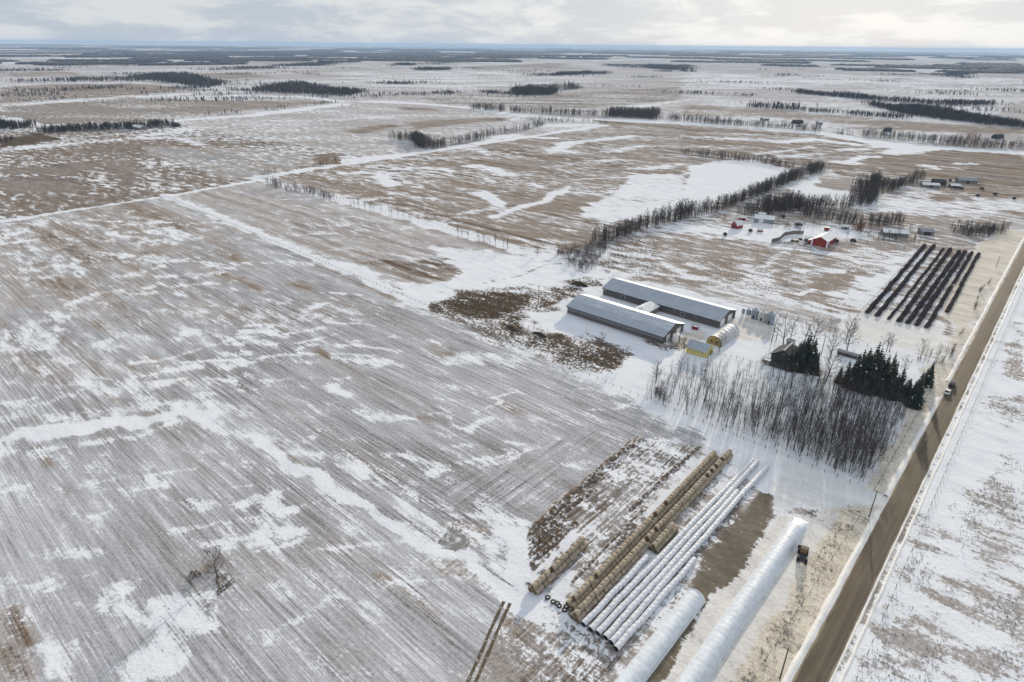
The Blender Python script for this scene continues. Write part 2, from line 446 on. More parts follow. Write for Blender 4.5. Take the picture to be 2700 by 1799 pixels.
W1, W2, W3, W4 = 0.74, 0.64, 0.58, 0.53
for c, pts, w, s in [
    ('N', [(0, 920), (200, 830), (500, 785), (900, 745), (1250, 715), (1500, 670), (1700, 630), (1850, 700), (2050, 790), (2300, 900)], 2.8, 0.92),
    ('S', [(684, 1167), (760, 1225), (840, 1265), (917, 1303)], 1.9, 0.94),
    ('Q', [(0, 880), (200, 950), (400, 960), (600, 1000)], 2.4, W2), ('Q', [(400, 980), (700, 1080), (1000, 1230), (1250, 1330), (1450, 1450)], 3.2, W2),
    ('R', [(640, 10), (760, 100), (900, 170), (1100, 270), (1200, 370), (1350, 460), (1560, 510), (1600, 590), (1750, 700), (1880, 850), (2000, 950), (2080, 1030)], 1.6, 0.96),
    ('R', [(1600, 0), (1700, 100), (1790, 250), (1800, 400), (1850, 520), (1930, 680), (2000, 800)], 2.8, W1), ('R', [(1900, 300), (2000, 420), (2010, 600), (1960, 800)], 2.6, 0.78),
    ('R', [(1250, 60), (1450, 150), (1300, 230), (1200, 330)], 3.0, W3), ('R', [(0, 80), (60, 200), (100, 300)], 2.2, 0.78),
    ('R', [(150, 1010), (350, 920), (500, 790), (650, 810), (780, 870), (900, 950)], 0.9, W2), ('R', [(0, 1200), (60, 1080), (150, 1010)], 1.0, W2),
    ('R', [(370, 1290), (640, 1200)], 0.9, W2), ('R', [(1040, 1240), (1100, 1330), (1200, 1360)], 0.8, W1), ('R', [(680, 1410), (1000, 1430)], 1.4, W2),
    ('R', [(100, 680), (300, 880)], 0.6, W3), ('R', [(450, 1300), (520, 1460)], 0.7, W2),
    ('O', [(0, 730), (100, 900), (200, 940)], 2.2, 0.78), ('O', [(170, 560), (350, 510), (600, 510), (850, 490)], 1.3, W1), ('O', [(280, 750), (450, 770), (700, 680)], 1.1, W1),
    ('O', [(800, 1000), (900, 800), (1050, 740), (1150, 850)], 1.0, W2), ('O', [(1850, 1140), (2000, 1200), (2080, 1290)], 0.8, W1), ('O', [(1750, 400), (2100, 430), (2200, 420)], 1.3, W2),
    ('O', [(280, 1180), (400, 1400), (420, 1568)], 1.8, W1), ('O', [(1600, 40), (1650, 120)], 1.2, W2), ('O', [(550, 200), (760, 220), (930, 150)], 1.2, W2), ('O', [(0, 600), (60, 640)], 1.5, W2),
    ('N', [(150, 550), (500, 520), (900, 470), (1200, 380), (1350, 400)], 4.2, W3), ('N', [(1200, 540), (1500, 560), (1800, 560)], 3.4, W2), ('N', [(0, 100), (200, 60), (400, 20)], 4.0, W2),
    ('N', [(1000, 640), (600, 640), (100, 700)], 3.2, W3), ('N', [(830, 1260), (900, 1270)], 2.0, W1), ('N', [(1030, 1240), (1180, 1190), (1280, 1240)], 1.8, W1), ('N', [(1330, 1220), (1450, 1240), (1520, 1270)], 1.5, W1),
    ('N', [(1500, 1370), (1650, 1400), (1780, 1470)], 1.9, 0.78), ('N', [(2200, 1450), (2354, 1400)], 3.0, W1), ('N', [(1550, 240), (1900, 230), (2250, 180)], 2.0, W2), ('N', [(850, 30), (980, 60)], 3, W1),
    ('N', [(0, 960), (60, 1000)], 2, W2), ('N', [(2000, 560), (2150, 700)], 2, W3),
    ('D', [(2350, 790), (1950, 765), (1700, 770), (1560, 830), (1400, 850), (1250, 870)], 5.0, W2), ('D', [(830, 970), (1000, 985)], 5.0, W1), ('D', [(500, 1060), (720, 990), (820, 965)], 4.0, W2),
    ('D', [(690, 1335), (780, 1310)], 4.0, W1), ('D', [(1000, 610), (1150, 600), (1300, 600)], 7, W4), ('D', [(0, 600), (250, 500), (450, 450)], 8, W4), ('D', [(150, 700), (300, 850), (500, 760)], 11, W4),
    ('D', [(600, 450), (900, 420)], 6, W4), ('D', [(0, 1350), (300, 1260), (500, 1080)], 6, W3), ('D', [(0, 830), (300, 830), (600, 800)], 8, W4), ('D', [(1180, 1280), (1400, 1250)], 5, W2),
    ('D', [(1200, 1500), (1500, 1470), (1700, 1450)], 3, W2), ('D', [(2150, 1080), (2250, 1050)], 4, W1), ('D', [(1250, 980), (1500, 960)], 6, W3), ('D', [(930, 750), (1000, 760)], 5, W2), ('D', [(820, 850), (900, 850)], 5, W2),
    ('D', [(1700, 1240), (1850, 1250)], 3, W2), ('D', [(1150, 530), (1250, 620)], 7, W3), ('D', [(1900, 1180), (2250, 1150)], 4, W3),
    ('Q', [(850, 170), (1000, 200)], 4.0, W1), ('Q', [(0, 60), (250, 160), (400, 220)], 3, W3), ('Q', [(550, 380), (740, 470)], 3.2, W1), ('Q', [(1720, 150), (1900, 200)], 7, W2), ('Q', [(1470, 330), (1700, 430)], 3, W1),
    ('Q', [(1500, 650), (1650, 640), (1700, 760), (1800, 790), (1900, 720), (2040, 690)], 1.6, 0.78), ('Q', [(1850, 640), (1950, 590), (2080, 540)], 1.1, W1), ('Q', [(880, 640), (1100, 690)], 3.0, W1), ('Q', [(1200, 670), (1340, 690)], 1.8, W2),
    ('Q', [(1500, 1160), (1650, 1130)], 2, W2), ('Q', [(1700, 1200), (1850, 1350), (1970, 1480)], 2.2, W2), ('Q', [(640, 500), (700, 600)], 1.2, W3), ('Q', [(60, 330), (180, 340)], 2.5, W2), ('Q', [(300, 70), (400, 40)], 2, W2),
    ('Q', [(1880, 115), (2354, 215)], 5, W2), ('Q', [(380, 900), (460, 830)], 2, W2),
    # drifts along the fence lines and field roads
    (None, [(-562, 200), (-400, 194), (-300, 190)], 4.5, 1.0), (None, [(-300, 190), (-220, 188), (-150, 183)], 7, 1.0), (None, [(-150, 182), (-70, 176), (-20, 172)], 5.5, 1.0),
    (None, [(-572, 288), (-400, 288), (-300, 286), (-226, 284)], 6.0, 1.0), (None, [(-556, 60), (-556, 200), (-566, 300)], 3.5, 1.0), (None, [(-556, -400), (-556, 60)], 3.0, W2), (None, [(-578, 290), (-585, 700), (-590, 1000)], 7, 1.0),
    ('E', [(0, 60), (250, 40), (500, 10)], 8, 1.0), ('B', [(0, 1130), (400, 1070), (700, 1030), (1000, 980), (1200, 930)], 6, 1.0),
    # the striped field
    ('E', [(1060, 450), (1200, 390), (1400, 340), (1550, 250)], 5.0, 1.0), ('E', [(960, 290), (1010, 310), (1090, 370)], 6.0, 1.0), ('E', [(920, 100), (1040, 120), (1130, 160)], 8, 1.0), ('E', [(280, 170), (340, 230)], 6, 1.0),
    ('E', [(380, 120), (600, 110), (740, 130)], 6, W1), ('E', [(500, 310), (640, 320)], 5, W1), ('E', [(620, 330), (800, 360)], 3.2, W2), ('E', [(450, 210), (600, 250)], 4, W2), ('E', [(0, 150), (300, 150)], 6, W1),
    ('E', [(1100, 390), (1180, 480)], 5, W2), ('E', [(2050, 120), (2350, 90)], 9, W1), ('E', [(1450, 100), (1900, 60)], 8, W3), ('E', [(200, 330), (380, 310)], 4, W2), ('E', [(1290, 220), (1360, 240)], 6, W1), ('E', [(1460, 520), (1600, 550)], 2.5, W2),
    ('E', [(150, 100), (330, 95)], 6, W2), ('E', [(380, 285), (430, 290)], 4, W1), ('E', [(820, 430), (920, 425)], 3, W2), ('E', [(1000, 190), (1080, 215)], 5, W2), ('E', [(800, 255), (870, 260)], 4, W2), ('E', [(700, 40), (1150, 45)], 9, W3),
    ('C', [(0, 940), (400, 960), (700, 980)], 10, W1), ('C', [(680, 985), (900, 960), (1200, 1000)], 9, 1.0), ('C', [(500, 1060), (800, 1030), (900, 1010)], 7, W1), ('C', [(1060, 1120), (1130, 1130), (1250, 1080), (1340, 1085)], 8, 1.0),
    ('C', [(700, 1080), (1020, 1060)], 7, W2), ('C', [(1100, 1035), (1250, 1030)], 8, 1.0), ('C', [(1450, 1060), (1620, 1030), (1750, 1020)], 12, 1.0), ('C', [(1380, 1010), (1800, 1025), (2354, 1060)], 16, 1.0), ('C', [(0, 850), (500, 880), (960, 920), (1300, 980), (1500, 1000)], 14, 1.0),
    ('C', [(1900, 1130), (2000, 1130)], 8, W1), ('C', [(1690, 1140), (1760, 1170)], 8, W1), ('C', [(1820, 1150), (1940, 1170)], 7, W1), ('C', [(150, 910), (500, 930)], 8, W2),
    ('B', [(1000, 950), (1200, 935), (1450, 955)], 8, 1.0), ('B', [(1480, 1040), (1560, 985), (1750, 970), (2000, 940)], 9, 1.0), ('B', [(1100, 1060), (1400, 1060), (1600, 1050)], 8, W2), ('B', [(1800, 1060), (2050, 1010)], 9, W2), ('B', [(900, 1000), (1000, 1060), (1300, 1090)], 8, W2),
    ('B', [(200, 700), (600, 720), (900, 745), (1200, 790), (1700, 830), (2354, 850)], 16, 1.0), ('B', [(300, 690), (1000, 690)], 10, W2), ('B', [(1900, 760), (2354, 690)], 18, W1), ('B', [(1180, 880), (1700, 860)], 16, W1),
    ('A', [(0, 730), (700, 690), (1400, 640), (1700, 630)], 14, 1.0), ('A', [(1200, 835), (1700, 800), (2354, 720)], 14, 1.0), ('A', [(150, 820), (330, 850)], 30, 1.0), ('A', [(1260, 840), (2354, 830)], 12, W3), ('A', [(0, 1040), (400, 1000), (900, 960), (1300, 890)], 10, W1),
    ('A', [(940, 960), (1200, 950), (1400, 1000)], 7, W1), ('A', [(1330, 880), (1600, 880)], 9, W2), ('A', [(1600, 660), (2100, 670), (2354, 700)], 12, 1.0),
    # paddocks
    ('F', [(0, 860), (300, 905), (600, 1000), (900, 1080), (1200, 1150), (1600, 1235)], 4.5, W1), ('F', [(1200, 1050), (1500, 800), (1600, 690)], 8, W1), ('F', [(800, 680), (1100, 720), (1500, 800)], 7, W2), ('F', [(0, 520), (300, 560), (600, 600)], 12, W1),
    ('F', [(330, 960), (480, 850), (700, 660)], 3, W2), ('F', [(600, 560), (900, 560), (1150, 560)], 16, W1), ('F', [(1000, 560), (1150, 560)], 6, 1.0), ('F', [(820, 820), (1180, 820)], 3.5, W1),
]:
    stroke(c, pts, w, snow=s)
wr = random.Random(31)                                            # thin wind-blown wisps over the stubble
for k in range(190):
    x0 = wr.uniform(-540, -70) if k % 2 else wr.uniform(-260, -60); y0 = wr.uniform(-20, 176) if k % 3 else wr.uniform(200, 640); L = wr.uniform(5, 30) * (1 + max(0, -x0 - 150) / 200); an = 0.72 + wr.gauss(0, 0.28); cv = wr.uniform(-0.5, 0.5)
    pl = [(x0 + math.cos(an + cv * f) * L * f, y0 + math.sin(an + cv * f) * L * f) for f in (0, .35, .7, 1)]
    if all(p[1] < 176 or p[1] > 198 for p in pl):
        stroke(None, pl, wr.uniform(.5, 1.5) * (1 + max(0, -x0 - 150) / 200), snow=wr.uniform(.56, .72))

area('O', [(1180, 900), (1700, 820), (1750, 1050), (1850, 1130), (1650, 1180), (1500, 1500), (1200, 1568), (1050, 1400), (1250, 1230), (1200, 1050)], 1.5, snow=0.70)
area('O', [(0, 950), (250, 900), (370, 1150), (250, 1300), (320, 1568), (0, 1568)], 1.0, tone=0.8, dust=0.22, snow=0.38, clod=0.7)
area('O', [(500, 1430), (560, 1420), (630, 1540), (560, 1568)], 0.6, tone=0.8, dust=0.1)
for c, pts, w in [('D', [(1000, 690), (1100, 695)], 4), ('D', [(1520, 700), (1650, 750)], 5), ('D', [(1010, 1410), (1160, 1510)], 2.6), ('D', [(680, 1175), (760, 1215)], 2.6), ('D', [(420, 960), (500, 1040)], 4),
                  ('N', [(1570, 320), (1680, 390)], 1.1), ('N', [(1330, 150), (1500, 250)], 1.6), ('N', [(950, 470), (1080, 550)], 1.0), ('D', [(2000, 900), (2100, 940)], 3), ('D', [(1530, 850), (1800, 960)], 3), ('N', [(1750, 460), (1850, 500)], 0.8),
                  ('Q', [(460, 100), (560, 140)], 2), ('Q', [(1440, 40), (1620, 120)], 3), ('Q', [(1380, 680), (1460, 720)], 2), ('Q', [(2080, 540), (2250, 620)], 2.5), ('R', [(1190, 840), (1350, 960)], 0.7), ('R', [(880, 620), (1100, 780)], 0.9),
                  ('N', [(330, 920), (600, 1250), (750, 1430)], 1.0), ('O', [(720, 1020), (790, 1110)], 0.5), ('N', [(2070, 640), (2180, 720)], 0.8), ('Q', [(100, 900), (200, 1000), (480, 1210)], 0.9), ('D', [(850, 370), (1250, 520)], 14), ('D', [(350, 520), (700, 740)], 10), ('D', [(350, 900), (560, 930)], 8)]:
    stroke(c, pts, w, tone=0.62, dust=0.12)
# grass bank and rough ground by the fence, dark stubble
area('E', [(120, 765), (420, 745), (700, 745), (850, 830), (730, 905), (400, 850)], 5, tone=0.72, dust=0.10, snow=0.32)
area('E', [(600, 640), (1100, 690), (1350, 760), (1200, 850), (900, 960), (600, 1010), (300, 990), (230, 900), (700, 920), (860, 840)], 5, snow=0.74)
area('E', [(1650, 440), (1700, 350), (1900, 300), (2000, 150), (2350, 160), (2350, 400), (1900, 490)], 6, snow=0.74)
area('F', [(0, 300), (60, 100), (300, 60), (500, 60), (750, 130), (650, 230), (400, 300), (200, 370), (0, 440)], 6, snow=1.0)
area('E', [(1100, 560), (1250, 590), (1600, 600), (1480, 690), (1330, 690)], 4, snow=0.60)
area('F', [(950, 180), (1180, 190), (1170, 260), (1050, 270), (920, 240)], 6, snow=0.25, tone=0.5)
area('F', [(720, 250), (930, 170), (920, 240), (1050, 270), (1170, 270), (1140, 350), (900, 320)], 6, snow=0.95)
area('F', [(1280, 400), (1500, 230), (2000, 300), (2354, 330), (2300, 480), (1800, 470)], 14, snow=0.62)
area('F', [(1700, 290), (1950, 300), (1900, 350), (1740, 340)], 10, snow=0.36)
area('E', [(1750, 720), (1900, 610), (2180, 600), (2170, 700), (1980, 760), (1830, 850)], 4, snow=0.48, tone=0.7, dust=0.1, clod=0.6)
for c, pts, s in [('H', [(0, 650), (400, 640), (330, 880), (90, 840)], 0.28), ('H', [(330, 540), (450, 480), (790, 550), (600, 620)], 0.30), ('H', [(1150, 800), (1500, 790), (1560, 860), (1480, 970), (1250, 970)], 0.18), ('H', [(1340, 700), (1600, 680), (1720, 740), (1480, 760)], 0.40),
                  ('H', [(300, 920), (600, 760), (800, 780), (700, 1000), (450, 960)], 0.50), ('H', [(1560, 540), (1750, 530), (2000, 620), (1900, 660), (1650, 610)], 0.50), ('E', [(2040, 880), (2160, 870), (2140, 900), (2060, 905)], 0.3)]:
    area(c, pts, 9, snow=s + 0.06, tone=0.55, dust=0.15, clod=0.7)
area('H', [(0, 910), (700, 1050), (1400, 1230), (2100, 1390), (2200, 1490), (2050, 1540), (1500, 1350), (800, 1200), (300, 1020), (0, 990)], 2.5, snow=0.50, tone=0.48, dust=0.35, rows=0.8)
area('H', [(1500, 1270), (2100, 1400), (2180, 1480), (2000, 1530), (1650, 1400)], 1.5, snow=0.34, tone=0.42, dust=0.30, rows=0.8)
# mud and rotted straw around the long barns
area('E', [(600, 1080), (850, 960), (1300, 940), (1650, 930), (1640, 1000), (1340, 1100), (1300, 1200), (1500, 1250), (1700, 1300), (1960, 1400), (1850, 1520), (1600, 1480), (1300, 1360), (1100, 1270), (800, 1170)], 7.0, mud=0.6, snow=0.49, clod=1.0)
for pts in [[(590, 1060), (850, 965), (960, 990), (1080, 970), (1300, 960), (1290, 1050), (1110, 1160), (900, 1140), (650, 1110)], [(1110, 1180), (1200, 1120), (1260, 1150), (1280, 1230), (1310, 1290), (1180, 1290), (1110, 1250)],
            [(1420, 1225), (1490, 1225), (1510, 1280), (1600, 1360), (1680, 1380), (1560, 1420), (1450, 1370), (1290, 1300)], [(1660, 1310), (1790, 1300), (1960, 1390), (1930, 1450), (1850, 1520), (1640, 1440)], [(1490, 1370), (1620, 1380), (1620, 1430), (1500, 1420)],
            [(1390, 955), (1640, 940), (1600, 1000), (1430, 1070), (1330, 1090), (1340, 1060)], [(1540, 900), (1640, 860), (1800, 880), (1790, 930), (1600, 935)], [(1340, 1080), (1500, 1090), (1480, 1110), (1350, 1105)], [(1240, 1130), (1380, 1180), (1340, 1190)]]:
    area('E', pts, 4.0, mud=1.0, snow=0.30 if pts[0][0] == 590 else 0.41, clod=0.8)
for pl_, w_ in (([(700, 1110), (900, 1180), (1100, 1270), (1300, 1370), (1500, 1440), (1700, 1510)], 5.0), ([(1230, 1060), (1380, 1100), (1500, 1100)], 4.0), ([(960, 980), (1150, 940), (1330, 920)], 4.0), ([(1650, 1260), (1800, 1310), (1930, 1400)], 4.0), ([(2160, 1330), (2250, 1360), (2340, 1350)], 3.0)):
    stroke('E', pl_, w_, mud=0.8, snow=0.46, clod=1.0)
stroke('E', [(980, 910), (1250, 850), (1400, 780), (1500, 775), (1700, 850), (1800, 880)], 1.2, snow=0.35, tone=0.8)
area('G', [(1200, 850), (1430, 820), (1420, 950), (1230, 890)], 1.2, sand=0.9, mud=0.35, snow=0.55)
area('G', [(1360, 780), (1600, 760), (1600, 850), (1430, 860)], 1.5, sand=0.6)
area('G', [(1880, 640), (2000, 600), (2300, 680), (2330, 850), (1900, 830), (1850, 720)], 2.5, sand=0.5, snow=0.95)
# feed yard: manure windrows, straw litter, gravelled strip, tractor lanes
area('K', [(85, 595), (800, 5), (1000, 60), (1200, 60), (850, 450), (640, 640), (380, 940), (120, 930)], 1.0, mud=0.40, snow=0.45, clod=0.7, tone=0.7, turn=1, rows=1)
for o_ in (0, 70, 150, 240):
    stroke('K', [(150 + o_, 640 + o_ * .6), (480 + o_, 330 + o_ * .5), (800 + o_, 60 + o_ * .35)], 0.9, mud=0.85, snow=0.36, clod=0.9)
area('K', [(85, 595), (330, 390), (560, 190), (800, 5), (840, 30), (600, 260), (470, 330), (330, 480), (310, 690), (125, 850)], 1.0, mud=0.85, snow=0.38, clod=0.8, tone=0.8)
area('K', [(560, 250), (850, 20), (1000, 60), (820, 250), (520, 350)], 1.5, mud=0.45, snow=0.47, clod=1.0, tone=0.7)
area('K', [(310, 690), (420, 560), (760, 330), (900, 330), (760, 480), (640, 600), (380, 900), (120, 930)], 1.2, mud=0.35, snow=0.44, clod=0.6, tone=0.72, turn=1, rows=1)
area('K', [(730, 480), (1000, 240), (1190, 60), (1210, 75), (1000, 270), (760, 490)], 0.8, mud=0.7, clod=1, snow=0.5)
stroke('K', [(360, 950), (600, 700), (760, 530), (860, 450)], 0.5, mud=0.9, snow=0.2)
area('K', [(380, 600), (420, 600), (430, 640), (140, 940), (100, 920)], 0.6, snow=0.85)
area('K', [(250, 960), (340, 870), (400, 860), (340, 1000), (260, 1040)], 0.6, snow=0.9)
stroke('K', [(880, 500), (1100, 280), (1250, 130)], 0.9, snow=0.95)
area('K', [(400, 900), (840, 430), (870, 560), (500, 930)], 0.6, mud=0.3, clod=0.7, snow=0.45, tone=0.8)
stroke('K', [(900, 720), (1100, 480), (1260, 300), (1330, 200)], 0.9, mud=0.55, tone=0.7, snow=0.4)
area('K', [(430, 1200), (880, 760), (1450, 230), (1450, 560), (1200, 800), (680, 1400), (560, 1330)], 0.8, mud=0.55, snow=0.44, clod=0.6, tone=0.75)
area('K', [(1150, 990), (1230, 740), (1300, 700), (1450, 520), (1500, 700), (1400, 1000), (1250, 1060), (1225, 1040)], 1.0, mud=0.9, snow=0.30, clod=0.25, tone=0.0)
area('L', [(0, 880), (60, 700), (200, 480), (420, 230), (520, 240), (500, 400), (400, 640), (320, 800), (200, 960), (100, 1130), (0, 1280)], 0.9, mud=0.9, snow=0.30, clod=0.25, tone=0.0)
area('K', [(700, 1568), (1060, 1180), (1230, 1040), (1400, 1040), (1200, 1400), (1100, 1568)], 0.7, mud=0.95, snow=0.30, clod=0.2, tone=0.12)
area('K', [(600, 1568), (1130, 1000), (1060, 950), (700, 1380), (560, 1568)], 0.8, snow=0.55, mud=0.3, tone=0.7, clod=0.5)
area('K', [(190, 1000), (330, 1010), (430, 1200), (640, 1380), (520, 1420), (330, 1290), (150, 1190), (180, 1080)], 0.9, snow=0.66, mud=0.3, clod=1.0)
area('K', [(0, 1180), (150, 1200), (330, 1300), (620, 1400), (760, 1390), (560, 1600), (0, 1600)], 1.0, snow=0.45, dust=0.25, tone=0.85, rows=1.0, turn=0.5, clod=0.5)
area('K', [(0, 600), (90, 600), (110, 880), (80, 1000), (200, 1020), (170, 1180), (40, 1100), (0, 1000)], 0.8, snow=0.95)
area('Q', [(1700, 1300), (2354, 1100), (2600, 900), (2900, 800), (2700, 1300), (2300, 1500), (1900, 1500)], 16, turn=0.8, snow=0.33)
area('R', [(1290, 390), (1420, 240), (1540, 200), (1700, 300), (1700, 400), (1560, 470), (1380, 450)], 1.2, snow=0.5, mud=0.0, tone=0.4, clod=0.8)
area('R', [(1200, 520), (1560, 540), (1700, 720), (1850, 840), (1800, 900), (1500, 700), (1250, 620)], 2.0, tone=0.5, turn=0.6, snow=0.38, clod=0.5)
area('R', [(1900, 900), (2100, 1050), (2354, 1100), (2354, 1468), (1650, 1468), (1750, 1180)], 1.5, tone=0.7, dust=0.3, snow=0.42, turn=0.5, clod=0.6)
# wood floor and lanes
area('I', [(0, 610), (760, 900), (1480, 1190), (1800, 1330), (1850, 1290), (1480, 1160), (760, 870), (300, 690)], 0.8, snow=0.72, tone=0.6)
area('I', [(500, 1000), (1200, 1080), (1480, 1250), (1900, 1412), (1000, 1412), (700, 1100)], 2, snow=0.92)
# verges: road grit blown on the snow
area(None, [(-24, 40), (-24, 175), (-13.4, 175), (-13.4, 40)], 2.5, sand=0.9, snow=0.74, clod=0.35)
area(None, [(-21, 175), (-22, 330), (-34, 360), (-36, 480), (-30, 560), (-13.5, 560), (-13.5, 175)], 3.0, sand=0.75, snow=0.78, clod=0.25)
area(None, [(-60, 285), (-60, 330), (-30, 330), (-16, 285)], 5.0, sand=0.35, snow=0.85)
area(None, [(-34, 150), (-34, 60), (-22, 60), (-22, 160)], 1.5, snow=0.80, sand=0.45)
area('L', [(720, 370), (900, 370), (880, 470), (800, 540), (740, 450)], 0.6, mud=0.9, clod=0.8)
area('L', [(920, 390), (1060, 350), (1170, 380), (1150, 400), (940, 410)], 0.6, mud=0.75, clod=0.8)
stroke('L', [(1100, 400), (900, 600), (780, 800), (660, 1000), (580, 1180), (480, 1400)], 0.7, mud=0.45, clod=1.0, snow=0.6)
stroke('L', [(960, 510), (860, 660)], 0.6, mud=0.5, clod=1.0)
area('L', [(630, 620), (740, 610), (750, 680), (720, 740), (640, 730)], 0.5, mud=0.9)
area('L', [(540, 20), (760, 100), (1280, 300), (1240, 350), (900, 350), (560, 380), (480, 200)], 2.0, snow=0.93, sand=0.25)
# open pasture right of the road
for pts in [[(790, 130), (981, 80), (981, 250), (830, 210)], [(590, 650), (760, 560), (900, 410), (981, 390), (981, 740), (800, 760), (850, 850), (640, 830)], [(390, 930), (530, 830), (560, 900), (480, 1080), (390, 1080)], [(680, 1120), (981, 1110), (981, 1390), (850, 1230), (760, 1190)],
            [(270, 1330), (400, 1150), (450, 1250), (550, 1350), (590, 1568), (160, 1568), (220, 1400)], [(680, 1400), (850, 1380), (981, 1420), (981, 1568), (700, 1568)], [(670, 290), (740, 270), (740, 330), (690, 350)], [(640, 870), (900, 870), (960, 980), (760, 930)]]:
    area('M', pts, 8.0, snow=0.43, clod=0.55, tone=0.30, dust=0.40)
stroke(None, [(-6.8, -100), (-6.8, 900)], 0.55, mud=0.5, snow=0.35, clod=0.8)
area('J', [(1230, 1010), (1411, 900), (1411, 1300), (1250, 1250)], 2.5, snow=0.42, clod=0.6, tone=0.5)
area('J', [(1300, 800), (1411, 700), (1411, 900), (1290, 940)], 3, snow=0.55, clod=0.6, tone=0.4)
for c, pts in [('M', [(465, 890), (400, 1100), (340, 1280)]), ('M', [(820, 1150), (790, 1260)]), ('M', [(770, 1340), (740, 1440), (700, 1568)])]:
    stroke(c, pts, 0.35, snow=0.95)
# far fields that read as tan, brown or white
for c, pts, s, t in [('B', [(10, 905), (280, 860), (430, 865), (300, 890), (120, 925)], 0.1, 0.62), ('B', [(440, 845), (800, 820), (1150, 812), (1160, 830), (900, 850), (520, 890)], 0.25, 0.6), ('B', [(400, 735), (650, 750), (680, 765), (420, 760)], 0.2, 0.5),
                     ('B', [(1700, 825), (2080, 850), (1900, 880)], 0.2, 0.6), ('A', [(0, 600), (500, 580), (900, 575), (1400, 620), (1000, 650), (600, 680), (0, 710)], 0.36, 0.55), ('A', [(30, 740), (900, 670), (1350, 690), (2354, 700), (1300, 800), (300, 860), (0, 790)], 0.38, 0.28),
                     ('A', [(1330, 510), (1640, 500), (1900, 530), (1560, 545)], 0.3, 0.45), ('A', [(60, 500), (500, 495), (560, 525), (80, 530)], 0.4, 0.45), ('A', [(0, 385), (850, 390), (880, 410), (0, 410)], 0.55, 0.4), ('A', [(1800, 430), (2354, 400), (2354, 450), (2100, 440)], 0.4, 0.4),
                     ('B', [(0, 395), (650, 400), (650, 425), (0, 440)], 0.5, 0.4), ('B', [(880, 460), (1540, 440), (1500, 470), (900, 480)], 0.4, 0.42), ('B', [(0, 490), (1200, 490), (1300, 570), (900, 620), (0, 590)], 0.56, 0.30), ('B', [(450, 640), (1200, 660), (2354, 600), (2354, 690), (1700, 745), (700, 720)], 0.44, 0.30),
                     ('C', [(0, 500), (2354, 540), (2354, 640), (1000, 600), (0, 620)], 0.58, 0.28), ('C', [(0, 720), (450, 740), (1100, 800), (1700, 850), (2354, 890), (2354, 930), (1200, 860), (500, 800), (0, 800)], 0.42, 0.45), ('C', [(1000, 880), (2000, 880), (2354, 900), (2354, 930), (1500, 900)], 0.35, 0.5),
                     ('D', [(300, 130), (380, 90), (560, 80), (480, 105)], 0.1, 0.95), ('D', [(700, 60), (950, 60), (940, 240), (830, 240), (750, 140)], 0.30, 0.72), ('D', [(0, 180), (300, 170), (600, 190), (560, 270), (0, 290)], 0.26, 0.72), ('D', [(0, 110), (330, 110), (700, 60), (700, 100), (450, 160), (0, 150)], 0.3, 0.72)]:
    area(c, pts, 8, snow=s, tone=t, dust=0.15)
area('A', [(0, 960), (280, 920), (430, 960), (250, 990), (0, 1025)], 4, mud=0.8, snow=0.2)
area('D', [(2170, 20), (2352, 10), (2352, 90), (2200, 90)], 6, snow=0.25, tone=0.6)

ca, sa = math.cos(0.72), math.sin(0.72)
wx = (X * ca + Y * sa) * 0.45; wy = (-X * sa + Y * ca) * 1.4
BIG = fbm(wx / 55.0, wy / 55.0, 21, 4) - 0.5
BAND = fbm(X / 260.0, Y / 5.5 + JIT2 * 0.5, 31, 3) - 0.5
AT['snow'] += BIG * 0.42 * (AT['snow'] < 0.8) - BAND * 0.20 * AT['rows']
AT['dust'] -= BAND * 0.55 * AT['rows'] * (AT['turn'] < 0.5)
AT['rows'] *= np.clip(0.30 + 1.25 * fbm(X / 90.0, Y / 26.0, 71, 3), 0, 1)
AT['tone'] += (fbm(X / 34.0, Y / 9.0, 75, 4) - 0.5) * np.where((X > -330) & (Y < 178), 0.42, 0.8) * (AT['rows'] > 0.2)
AT['tone'] += sm(0.02, 0.25, BIG) * 0.18 + np.clip(BAND, 0, 1) * np.where((X > -330) & (Y < 178), 0.3, 0.6) * AT['rows']
for k in AT:
    AT[k] = np.clip(AT[k], 0, 1)
gm = bpy.data.materials.new('snowy_land'); gm.use_nodes = True; nt = gm.node_tree; nt.nodes.clear()
t = nd(nt, 'ShaderNodeTexCoord'); pos = t.outputs['Object']
a1 = nd(nt, 'ShaderNodeAttribute', attribute_name='cover'); a2 = nd(nt, 'ShaderNodeAttribute', attribute_name='wear')
s1 = nd(nt, 'ShaderNodeSeparateColor', {0: a1.outputs['Color']}); s2 = nd(nt, 'ShaderNodeSeparateColor', {0: a2.outputs['Color']})
SN, TN, RW, DU = s1.outputs[0], s1.outputs[1], s1.outputs[2], a1.outputs['Alpha']
TU, MU, SA, CL = s2.outputs[0], s2.outputs[1], s2.outputs[2], a2.outputs['Alpha']
rowsX = noise(nt, vmul(nt, pos, (0.022, 1.0, 1)), 1.0, 3.0, 0.75)
rowsXf = noise(nt, vmul(nt, pos, (0.06, 2.9, 1)), 1.0, 1.0, 0.6)
rowsY = noise(nt, vmul(nt, pos, (1.3, 0.03, 1), 0.12), 1.0, 2.0, 0.7)
rmix = nd(nt, 'ShaderNodeMix', {0: TU, 2: mth(nt, 'ADD', mth(nt, 'MULTIPLY', rowsX, 0.55), mth(nt, 'MULTIPLY', rowsXf, 0.45)), 3: rowsY}).outputs[0]
rows = mth(nt, 'MULTIPLY', mth(nt, 'MULTIPLY', mth(nt, 'SUBTRACT', rmix, 0.5), 2.2), RW)
wind = vmul(nt, pos, (0.5, 1.4, 1), -0.72)                        # drifts drawn out by the wind
med = noise(nt, wind, 0.13, 5.0, 0.74)
fine = noise(nt, pos, 1.1, 3.0, 0.7)
